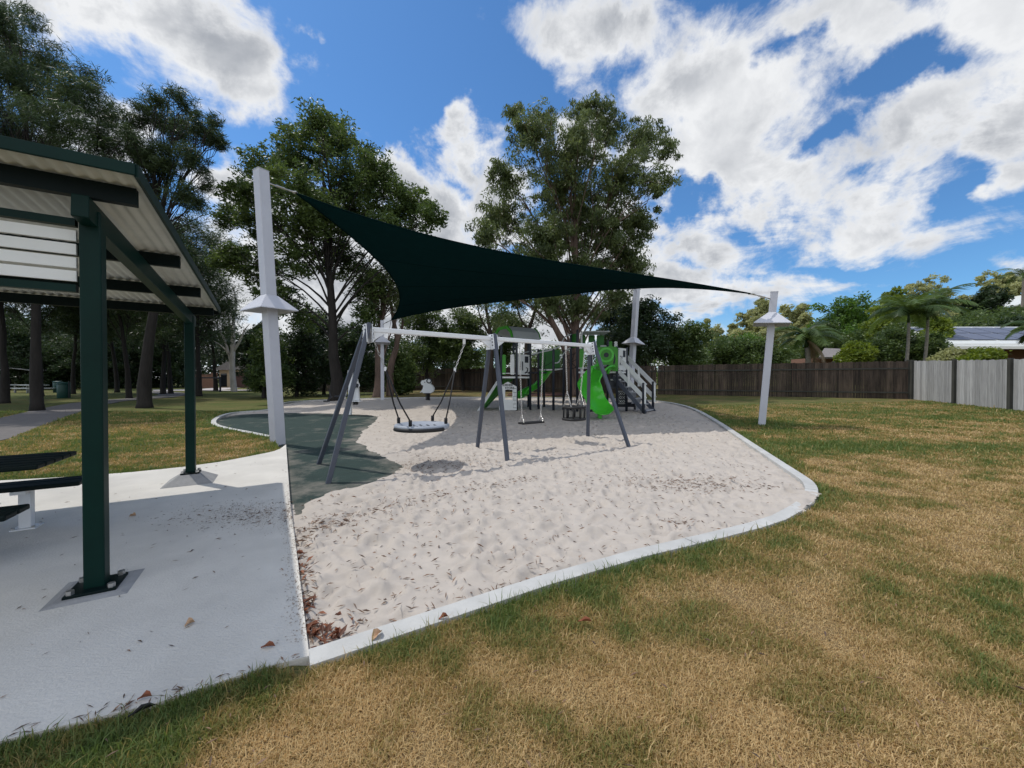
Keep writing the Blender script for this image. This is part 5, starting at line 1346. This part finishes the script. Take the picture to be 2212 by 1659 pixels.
for i, (px, d, tp, w, lab) in enumerate(((20, 46, 690, 190, 'dark bush under the she oaks at the far left edge'), (110, 50, 700, 170, 'dark bush behind the litter bins'), (215, 52, 690, 170, 'dark bush behind the path bend'), (300, 56, 705, 150, 'dark bush behind the thick trunked she oak'), (385, 60, 715, 110, 'dark bush left of the brick garden wall'), (560, 44, 690, 120, 'dark tall bush right of the dead gum'))):
    generic('bushy_tree', lab, px, d, tp, w, 'leaf_dark', 'bark_dark', .14, 200 + i, 838, n=10, n_clump=230, per=55, ln=.38, wd=.14, fork=.1)
generic('small_tree', 'small dark tree on the lawn in front of the tan house', 466, 42, 640, 150, 'leaf_dark', 'bark_dark', .22, 61, 775, n_clump=110)
generic('broad_tree', 'dark broad tree behind the pale dead gum', 430, 30, 455, 250, 'leaf_casuarina', 'bark_dark', .2, 62, 745, n=11, n_clump=480, ln=.32, wd=.045)
d = 40
bare_stem('dead_gum', 'pale bare gum with a forked white trunk near the tallest pole', [at(506, 826, d), at(502, 800, d), at(503, 770, d), at(505, 720, d), at(506, 690, d), at(512, 655, d), at(505, 620, d)], .30, 'bark_pale',
          [[at(500, 790, d), at(494, 765, d), at(480, 748, d), at(462, 736, d)], [at(494, 765, d), at(486, 735, d), at(474, 712, d), at(466, 690, d)], [at(504, 760, d), at(520, 735, d), at(528, 715, d), at(540, 700, d)], [at(505, 720, d), at(495, 690, d), at(498, 660, d)]])
for i, (px, d, tp, w, lo, lab, lm) in enumerate(((570, 27, 700, 130, 845, 'dark bushy shrub tree right behind the tallest pole', 'leaf_dense'), (640, 29, 690, 150, 850, 'rounded dark shrub between the tallest pole and the broad tree trunk', 'leaf_dark'),
        (770, 30, 690, 120, 850, 'dark shrub behind the exercise machine', 'leaf_dark'), (700, 33, 660, 170, 840, 'tall dark shrub mass behind the broad tree trunk', 'leaf_dark'), (865, 26, 755, 60, 850, 'small green bush beside the rear sail pole', 'leaf_dense'),
        (920, 30, 655, 140, 800, 'dark tree behind the spring rider', 'leaf_dense'), (1000, 31, 670, 130, 790, 'dark tree above the fence behind the basket swing', 'leaf_dense'), (1080, 32, 660, 120, 780, 'dark leafy tree behind the left play tower', 'leaf_dense'))):
    generic('bushy_tree', lab, px, d, tp, w, lm, 'bark_dark', .14, 70 + i, lo, n=9, n_clump=230, per=60, ln=.22, wd=.085, fork=.1)
tree('paperbark', 'paperbark with peeling twin trunks behind the rear sail pole', 'tree', (at(815, 820, 24.5).x, 24.5), lob_px([(815, 640, 50), (850, 600, 50), (800, 590, 40), (880, 650, 36), (840, 540, 36)], 25, 2, 1.2), 'leaf_gum', 'bark_paper', .30, n_clump=150, per=60, seed=33, fork=.10, droop=.6)
bare_stem('paperbark', 'leaning pale paperbark trunk just right of the rear sail pole', [at(842, 838, 25), at(845, 790, 25), at(858, 740, 25), at(850, 690, 25), at(842, 640, 25)], .26, 'bark_paper', [[at(858, 740, 25), at(870, 700, 25), at(865, 660, 25)]], leafs=[(845, 640, 25, 1.2), (868, 655, 25, 1.0)])
# dark trees over the back fence, right of the play tower
for i, (px, d, tp, w, lo, lab, lm, n) in enumerate(((1400, 27, 640, 170, 790, 'dark dense tree over the fence right of the stairs', 'leaf_dark', 330), (1330, 30, 650, 120, 780, 'dark tree behind the rear right sail pole', 'leaf_dark', 200), (1478, 27.5, 700, 120, 795, 'dark round tree against the fence', 'leaf_dense', 230),
        (1555, 29, 732, 150, 800, 'mid green bushy tree against the fence', 'leaf_dense', 260), (1640, 28, 740, 120, 795, 'green bush behind the lone leaning sail pole', 'leaf_dense', 180), (1600, 32, 726, 140, 790, 'leafy tree above the fence, left of the lone sail pole', 'leaf_bright', 160))):
    generic('bushy_tree', lab, px, d, tp, w, lm, 'bark_dark', .14, 90 + i, lo, n=10, n_clump=n, per=60, ln=.20, wd=.09, fork=.1)
# the gums along the ridge
G_ = 'gums on the ridge beyond the back fence'
for i, (px, tp, w, d, lab) in enumerate(((1545, 702, 60, 75, 'olive gum on the ridge, farthest left of the row'), (1580, 690, 50, 85, 'olive gum with a flat crown on the ridge'), (1615, 662, 60, 70, 'tall olive gum on the ridge left of the lone sail pole'), (1645, 640, 62, 66, 'tallest olive gum, seen behind the top of the lone sail pole'),
        (1690, 654, 56, 72, 'olive gum on the ridge right of the lone sail pole'), (1728, 650, 54, 80, 'olive gum with pale leaves on the ridge'), (1528, 682, 22, 95, 'small solitary gum standing up from the ridge'), (1600, 708, 90, 60, 'low olive gum in front of the ridge'), (1670, 700, 90, 58, 'low broad olive gum behind the sail pole collar'), (1745, 670, 60, 70, 'pale olive gum beside the bright green tree'))):
    generic('gum_tree', lab, px, d, tp, w, 'leaf_olive', 'bark_pale', .22, 110 + i, min(tp + 85, 800), group=G_, n_clump=110, per=45, ln=.55, wd=.20, droop=.4)
for i, (px, tp, w, d, lo, lm, lab) in enumerate(((1830, 650, 200, 48, 730, 'leaf_bright', 'wide bright green flat topped tree on the slope'), (1770, 690, 110, 42, 780, 'leaf_dense', 'green tree below the bright flat topped tree'), (1880, 700, 110, 38, 780, 'leaf_dense', 'dense green tree left of the twin palms'),
        (2010, 600, 140, 62, 720, 'leaf_olive', 'tall olive tree rising behind the twin palms'), (1930, 625, 90, 60, 720, 'leaf_lime', 'lime green tree behind the palm crowns'), (2118, 632, 120, 60, 700, 'leaf_dark', 'dark tree below the white hill house'), (2200, 690, 110, 44, 745, 'leaf_dark', 'dark tree behind the solar roof'),
        (2085, 650, 70, 70, 720, 'leaf_dense', 'green tree on the hillside above the solar roof'), (2160, 590, 130, 95, 650, 'leaf_olive', 'pale olive tree on the skyline beside the hill house'), (1950, 700, 130, 30, 785, 'leaf_dense', 'dense green tree wrapped round the twin palm trunks'), (1850, 742, 60, 30, 790, 'leaf_lime', 'yellow green shrub left of the palms'), (1905, 660, 70, 34, 740, 'leaf_lime', 'yellow green foliage high beside the palms'),
        (2008, 722, 60, 29, 785, 'leaf_dense', 'leafy bush between the palms and the solar house'), (2022, 690, 44, 33, 740, 'leaf_lime', 'yellow green bush beside the solar roof'), (2112, 762, 70, 21, 790, 'leaf_lime', 'bright yellow green shrub over the pale fence'), (2050, 764, 60, 22, 790, 'leaf_olive', 'olive shrub over the pale fence beside the yellow one'))):
    generic('garden_tree' if tp < 740 else 'garden_shrub', lab, px, d, tp, w, lm, 'bark_dark', .16, 140 + i, lo, n=9, n_clump=190, per=55, ln=.0065 * d + .05, wd=.0028 * d + .02, fork=.15, cat='tree' if tp < 740 else 'shrub')
# palms
def palm(px, d, top_py, label, seed, trunk_r=.10, fl=2.3, nf=17, dry=0, lean=0.0):
    r = np.random.default_rng(seed); b = at(px, 820, d); g = Tz(b.x, b.y); top = at(px + lean, top_py, d)
    o = thing('palm', (b.x, d, g), label, 'palm'); m = MB(); Bs = Vector((b.x, d, g - .1))
    pts = [Bs.lerp(top, t) + Vector((math.sin(t * 3) * .12, 0, 0)) for t in np.linspace(0, 1, 8)]
    m.tube(pts, [trunk_r * (1.3 - .4 * t) for t in np.linspace(0, 1, 8)], 9); m.build('trunk', MATS['palm_trunk'], o, True)
    MB().tube([top - Vector((0, 0, .1)), top + Vector((0, 0, .55))], [trunk_r * .95, trunk_r * .5], 8).build('crownshaft', MATS['leaf_palm'], o, True)
    def frond(m_, az, el, length, hang):
        c = top + Vector((0, 0, .45)); d_ = Vector((math.cos(az), math.sin(az), 0)); st = 14; spine = []
        p = c.copy(); e = el
        for i in range(st + 1):
            spine.append(p.copy()); p = p + (d_ * math.cos(e) + ZZ * math.sin(e)) * length / st; e -= hang / st
        m_.tube(spine, [.022 * (1 - .8 * i / st) for i in range(st + 1)], 4, False)
        sd2 = Vector((-d_.y, d_.x, 0))
        for i in range(1, st + 1):
            for j in range(3):
                t = (i - 1 + j / 3) / st; a = spine[i - 1].lerp(spine[i], j / 3); L_ = length * .30 * math.sin(math.pi * min(.98, .12 + .88 * t)) ** .6 + .05
                tg = (spine[i] - spine[i - 1]).normalized()
                for s_ in (-1, 1):
                    q = a + sd2 * s_ * L_ * .75 + tg * L_ * .55 - ZZ * L_ * r.uniform(.25, .5); n_ = tg * .036
                    m_.add([a - n_, a + n_, q + n_ * .2], [(0, 1, 2)])
    tv = []
    for k in range(nf):
        m = MB(); az = k * 2.4 + r.uniform(-.2, .2); el = 1.42 - 1.0 * (k / nf) + r.uniform(-.1, .1)
        frond(m, az, el, fl * r.uniform(.85, 1.1), 1.6 + .6 * r.random())
        ob = m.build('frond', MATS['leaf_palm'], o); a_ = ob.data.attributes.new('tone', 'FLOAT', 'POINT'); a_.data.foreach_set('value', np.full(len(ob.data.vertices), r.random(), np.float32))
    for k in range(dry):
        m = MB(); frond(m, -1.3 + k * .8 + r.uniform(-.3, .3), -.5, fl * .8, 1.1); ob = m.build('dry_frond', MATS['frond_dry'], o); a_ = ob.data.attributes.new('tone', 'FLOAT', 'POINT'); a_.data.foreach_set('value', np.full(len(ob.data.vertices), .5, np.float32)); ob['label'] = 'dry hanging brown frond'
palm(1949, 25.5, 694, 'left one of the twin palms, with a pale slim trunk', 3, .085, 2.7, 17, 0, 12)
palm(1988, 26.5, 688, 'right one of the twin palms, with a darker trunk', 4, .085, 2.8, 17, 0, 14)
palm(1742, 27, 748, 'short palm with dry hanging fronds over the back fence', 5, .16, 2.5, 17, 3)
palm(2245, 19.5, 735, 'palm at the right edge in front of the solar house', 6, .1, 1.6, 13, 1, 8)
palm(2203, 80, 600, 'thin tall palm on the skyline at the right edge', 7, .2, 4.5, 13, 0, 4)
# distant wood behind the park on the left and behind the fence
def wood(name, label, az0, az1, d, h, n, leafm, seed, thick=8, bases=True):
    r = np.random.default_rng(seed); px = r.uniform(az0, az1, n); dd = d + r.uniform(-thick, thick, n)
    x = (px - 1106) / F * dd; g = T(x, dd); hh = h * (.55 + .6 * fbm(px / 38.0, px * 0 + seed, 3)); z = g + hh * r.random(n) ** .75
    V, Fc, tn = leaf_cloud(np.stack([x, dd, z], 1), r.uniform(.7, 1.5, n), 40, .0075 * d, .0032 * d, r, .3)
    tag(np_mesh(name, V, Fc, 4, MATS[leafm], None, tn), label, 'wood', kind='stuff')
wood('distant_wood', 'dark wood closing the left side of the park', -250, 405, 62, 15, 3600, 'leaf_dark', 1, 7)
wood('distant_wood', 'dark wood behind the tan house and the dead gum', 400, 1010, 82, 13, 1300, 'leaf_dark', 2, 6)
wood('distant_wood', 'leafy gardens behind the back fence', 1000, 1700, 44, 4.6, 700, 'leaf_dense', 3, 6)
wood('distant_wood', 'green gardens on the slope at the right', 1690, 2500, 56, 3.6, 1000, 'leaf_dense', 4, 9)
wood('distant_wood', 'tree covered hillside on the right skyline', 1480, 2600, 125, 8.5, 900, 'leaf_olive', 6, 14)

# ------------------------------------------------------------------ left background: bins, tables, rail, driveway, house
def wheel_bin(px, py, label, d=None):
    x, y = gp(px, py); g = Tz(x, y); o = thing('litter_bin', (x, y, g), label, 'bin', 'green bins on the lawn')
    MB().lathe([(.30, 0), (.33, .04), (.33, .95), (.30, 1.0)], (x, y, g), 18).build('body', MATS['bin_green'], o, True)
    MB().lathe([(.34, 1.0), (.36, 1.03), (.30, 1.10), (.12, 1.13)], (x, y, g), 18).build('lid', MATS['bin_green'], o, True)
    MB().tube([(x + .36, y, g), (x + .36, y, g + 1.2)], .03, 8).build('post', MATS['dark_steel'], o)
wheel_bin(137.5, 860, 'dark green litter bin on the lawn, the nearer of the two')
wheel_bin(125, 848, 'dark green litter bin on the lawn, the farther of the two')
def far_table(px, py, label, d_=None):
    x, y = gp(px, py); g = Tz(x, y); o = thing('picnic_table', (x, y, g), label, 'table', 'far picnic tables under the trees')
    MB().box((x, y, g + .75), (1.9, .8, .05)).build('tabletop', MATS['grey_panel'], o)
    for s_ in (-1, 1):
        MB().box((x, y + s_ * .75, g + .45), (1.9, .3, .05)).build('bench', MATS['grey_panel'], o)
        MB().box((x + s_ * .7, y, g + .37), (.1, .12, .74)).build('leg', MATS['footing_concrete'], o)
        MB().box((x + s_ * .7, y, g + .40), (.08, 1.6, .06)).build('brace', MATS['footing_concrete'], o)
far_table(75, 849, 'far grey picnic table in shade, right one under the far shelter roof'); far_table(48, 848, 'far grey picnic table in shade, left one under the far shelter roof')
x, y = gp(62, 842); g = Tz(x, y)
o = thing('far_shelter', (x, y, g), 'far shelter with a thin pale roof edge behind the trees', 'shelter')
for sx_ in (-1, 1):
    for sy_ in (-1, 1): MB().bar((x + sx_ * 1.9, y + sy_ * 1.3, g), (x + sx_ * 1.9, y + sy_ * 1.3, g + 2.3), .12).build('post', MATS['green_steel_dark'], o)
MB().prism([(-2.3, 2.3), (0, 2.62), (2.3, 2.35), (2.3, 2.31), (0, 2.57), (-2.3, 2.26)], (x, y, g), ZX, ZZ, 3.4).build('roof', MATS['footing_concrete'], o)
x, y = gp(450, 847); g = Tz(x, y); o = thing('rail_frame', (x, y, g), 'dark timber rail frame standing in front of the driveway', 'rail')
MB().bar((x - 1.25, y, g + 1.45), (x + 1.25, y, g + 1.45), .10, .14).build('top_rail', MATS['dark_steel'], o)
for s_ in (-1, 1): MB().bar((x + s_ * 1.2, y, g - .1), (x + s_ * 1.2, y, g + 1.4), .12).build('post', MATS['dark_steel'], o)
MB().bar((x - 1.2, y + .02, g + .14), (x + 1.2, y + .02, g + .14), .08, .08).build('low_rail', MATS['dark_steel'], o)
# driveway and house
def patch(name, pts, z, material):
    m = MB(); n = len(pts); m.v = [(a, b, Tz(a, b) + z) for a, b in pts]; m.f = [tuple(range(n))]
    return tag(m.build(name, material), kind='structure')
hd_ = 58
hx = lambda px, d=hd_: at(px, 820, d).x
patch('driveway', [(hx(395, 44), 44), (hx(470, 44), 44), (hx(520, 57.5), 57.5), (hx(470, 57.5), 57.5)], .03, MATS['driveway'])
patch('road', [(hx(330, 43), 43), (hx(600, 43), 43), (hx(600, 47), 47), (hx(330, 47), 47)], .018, MATS['driveway'])
gz = Tz(hx(500), hd_)
ho = thing('tan_house', (hx(510), hd_, gz), 'tan house with a brown garage door at the end of the pale driveway', 'house')
x0, x1 = hx(474), hx(548)
m = MB(); m.box(((x0 + x1) / 2, hd_ + 4, gz + 1.35), (x1 - x0, 8, 2.7)); m.build('wall', MATS['cream_render'], ho)
MB().prism([(-.4, 2.65), (2.6, 4.4), (x1 - x0 - 2.2, 4.4), (x1 - x0 + .4, 2.65)], (x0, hd_ + 3.7, gz), ZX, ZZ, 9).build('roof', MATS['tile_roof'], ho)
gdr = MB().box((hx(519), hd_ - .03, gz + 1.1), (hx(541) - hx(498), .06, 2.2)).build('garage_door', MATS['garage_brown'], ho)
for k in range(4): MB().box((hx(519), hd_ - .065, gz + .3 + k * .52), (hx(541) - hx(498) - .1, .012, .46)).build('door_section', MATS['garage_brown'], gdr)
MB().box((hx(484), hd_ - .02, gz + 1.15), (.9, .05, 2.0)).build('door', MATS['dark_glass'], ho)
o = thing('brick_wall', (hx(430), 56, Tz(hx(430), 56)), 'low brown brick garden wall left of the tan house', 'wall')
MB().box((hx(437, 56), 56, Tz(hx(437, 56), 56) + .95), (hx(463, 56) - hx(405, 56), .25, 1.9)).build('brickwork', MATS['brick'], o)
MB().box((hx(437, 56), 56, Tz(hx(437, 56), 56) + 1.94), (hx(463, 56) - hx(405, 56) + .1, .32, .06)).build('coping', MATS['brick'], o)
MB().box((hx(463, 56), 56, Tz(hx(463, 56), 56) + 1.1), (.5, .5, 2.2)).build('pier', MATS['brick'], o)
x = hx(416, 50); g = Tz(x, 50); o = thing('power_pole', (x, 50, g), 'grey power pole beside the driveway', 'pole')
MB().tube([(x, 50, g - .2), (x, 50, g + 9)], [.17, .11], 10).build('shaft', MATS['timber_pole'], o); MB().box((x, 50, g + 8.4), (2.0, .1, .12)).build('crossarm', MATS['timber_pole'], o)
# mulch bed behind the play tower
tag(patch('mulch_bed', [gp(1095, 855.5), gp(1290, 855.5), gp(1300, 851.5), gp(1180, 848.5), gp(1100, 850)], .03, MATS['mulch']), kind='structure')

# ------------------------------------------------------------------ right background: houses, power poles
def hpt(px, py, d): return at(px, py, d)
a = hpt(2040, 742, 31); b_ = a + Vector((22, 0, 0)); rz_ = hpt(2060, 706, 36).z
g = Tz(a.x + 8, 33); so2 = thing('solar_house', (a.x + 8, 33, g), 'low house with a white roof carrying solar panels behind the pale fence', 'house')
MB().box((a.x + 10.5, 34.5, g + (a.z - g) / 2 - .1), (19, 6, a.z - g - .2)).build('wall', MATS['brick'], so2)
ez = a.z; slope = (rz_ - ez) / 5.0
def rp(x_, t, off=0.0): return Vector((a.x + x_, 31 + 5.0 * t, ez + (rz_ - ez) * t + off))
m = MB()
m.v = [rp(0, 0), rp(22, 0), rp(22, 1), rp(1.6, 1), Vector((a.x, 41, ez)), Vector((a.x + 22, 41, ez))]; m.f = [(0, 1, 2, 3), (3, 2, 5, 4), (0, 3, 4), (1, 5, 2)]
ro = m.build('roof', MATS['white_roof'], so2); md = ro.modifiers.new('thick', 'SOLIDIFY'); md.thickness = .12
MB().bar(rp(-.05, 0, -.12) - Vector((0, .06, 0)), rp(22, 0, -.12) - Vector((0, .06, 0)), .12, .22).build('gutter', MATS['white_trim'], so2)
for r0 in range(2):
    for k in range(7):
        x0 = 1.3 + k * 2.05 + r0 * .5 * 0; t0 = .16 + r0 * .38; t1 = t0 + .345
        pm = MB(); P4 = [rp(x0, t0, .10), rp(x0 + 1.86, t0, .10), rp(x0 + 1.86, t1, .10), rp(x0, t1, .10)]
        pm.v = P4 + [p - Vector((0, 0, .04)) for p in P4]; pm.f = [(0, 1, 2, 3), (7, 6, 5, 4), (0, 4, 5, 1), (1, 5, 6, 2), (2, 6, 7, 3), (3, 7, 4, 0)]
        pm.build('solar_panel', MATS['solar_cell'], ro)
c = hpt(2060, 748, 27.5); m = MB(); m.v = [c, c + Vector((16, 0, 0)), c + Vector((16, 3.4, .35)), c + Vector((0, 3.4, .35))]; m.f = [(0, 1, 2, 3)]
vr = m.build('verandah_roof', MATS['white_roof'], so2); md = vr.modifiers.new('thick', 'SOLIDIFY'); md.thickness = .10
MB().bar(c + Vector((-.05, -.05, -.10)), c + Vector((16, -.05, -.10)), .1, .20).build('fascia', MATS['white_trim'], so2)
for px in (2156, 2240): p = hpt(px, 760, 27.7); MB().bar((p.x, 27.7, Tz(p.x, 27.7)), (p.x, 27.7, c.z - .1), .12).build('verandah_post', MATS['white_trim'], so2)
p = hpt(1800, 776, 33); g = Tz(p.x, 33); o = thing('brick_house', (p.x, 34, g), 'small brick house with a grey roof glimpsed left of the palms', 'house')
MB().box((p.x + 1.2, 35, (g + hpt(0, 772, 33).z) / 2), (4.6, 3, hpt(0, 772, 33).z - g)).build('wall', MATS['brick'], o)
m = MB(); e0 = hpt(1768, 771, 32.5); e1 = hpt(1862, 771, 32.5); r0 = hpt(1780, 752, 36); r1 = hpt(1845, 754, 36); m.v = [e0, e1, r1, r0]; m.f = [(0, 1, 2, 3)]
q = m.build('roof', MATS['tile_roof'], o); md = q.modifiers.new('thick', 'SOLIDIFY'); md.thickness = .15
d = 85; p = hpt(2196, 690, d); g = Tz(p.x, d); o = thing('hill_house', (p.x + 4, d, g), 'white roofed house high on the hill at the right edge', 'house')
zt = hpt(0, 662, d).z
MB().box((p.x + 6, d + 4, (g + zt) / 2), (13, 7, zt - g)).build('wall', MATS['cream_render'], o)
MB().prism([(-2.6, 0), (5.5, 3.2), (13.5, 0), (13.5, -.25), (5.5, 2.9), (-2.6, -.25)], (p.x, d + 3, zt), ZX, ZZ, 10).build('roof', MATS['white_roof'], o)
for k in range(3): MB().bar((p.x - 1.6 + 3 * k, d - 1.6, g), (p.x - 1.6 + 3 * k, d - 1.6, zt), .25).build('verandah_post', MATS['white_trim'], o)
MB().box((p.x + 5, d - .6, zt - 2.8), (14, 2.4, .3)).build('balcony', MATS['white_trim'], o)
MB().box((p.x + 4, d + .45, zt - 1.4), (1.8, .1, 1.6)).build('window', MATS['dark_glass'], o)
d = 70; p = hpt(1661, 770, d); g = Tz(p.x, d); zt = hpt(1661, 690, d).z; o = thing('power_pole', (p.x, d, g), 'timber power pole with two crossarms among the ridge gums', 'pole')
MB().tube([(p.x, d, g), (p.x, d, zt)], [.2, .14], 10).build('shaft', MATS['timber_pole'], o)
for z in (zt - .4, zt - 2.2): MB().box((p.x, d, z), (4.2, .14, .18)).build('crossarm', MATS['timber_pole'], o)
for i, (py0, py1, lab) in enumerate(((694, 688, 'upper power line crossing the hill above the solar roof'), (709, 711, 'lower power line crossing just above the solar roof'))):
    A_ = hpt(1990, py0, 50); B_ = hpt(2400, py1, 46); tag(MB().tube([A_.lerp(B_, t) - ZZ * .5 * 4 * t * (1 - t) for t in np.linspace(0, 1, 14)], .02, 5).build('power_line', MATS['wire']), lab, 'cable', 'power lines on the hill')
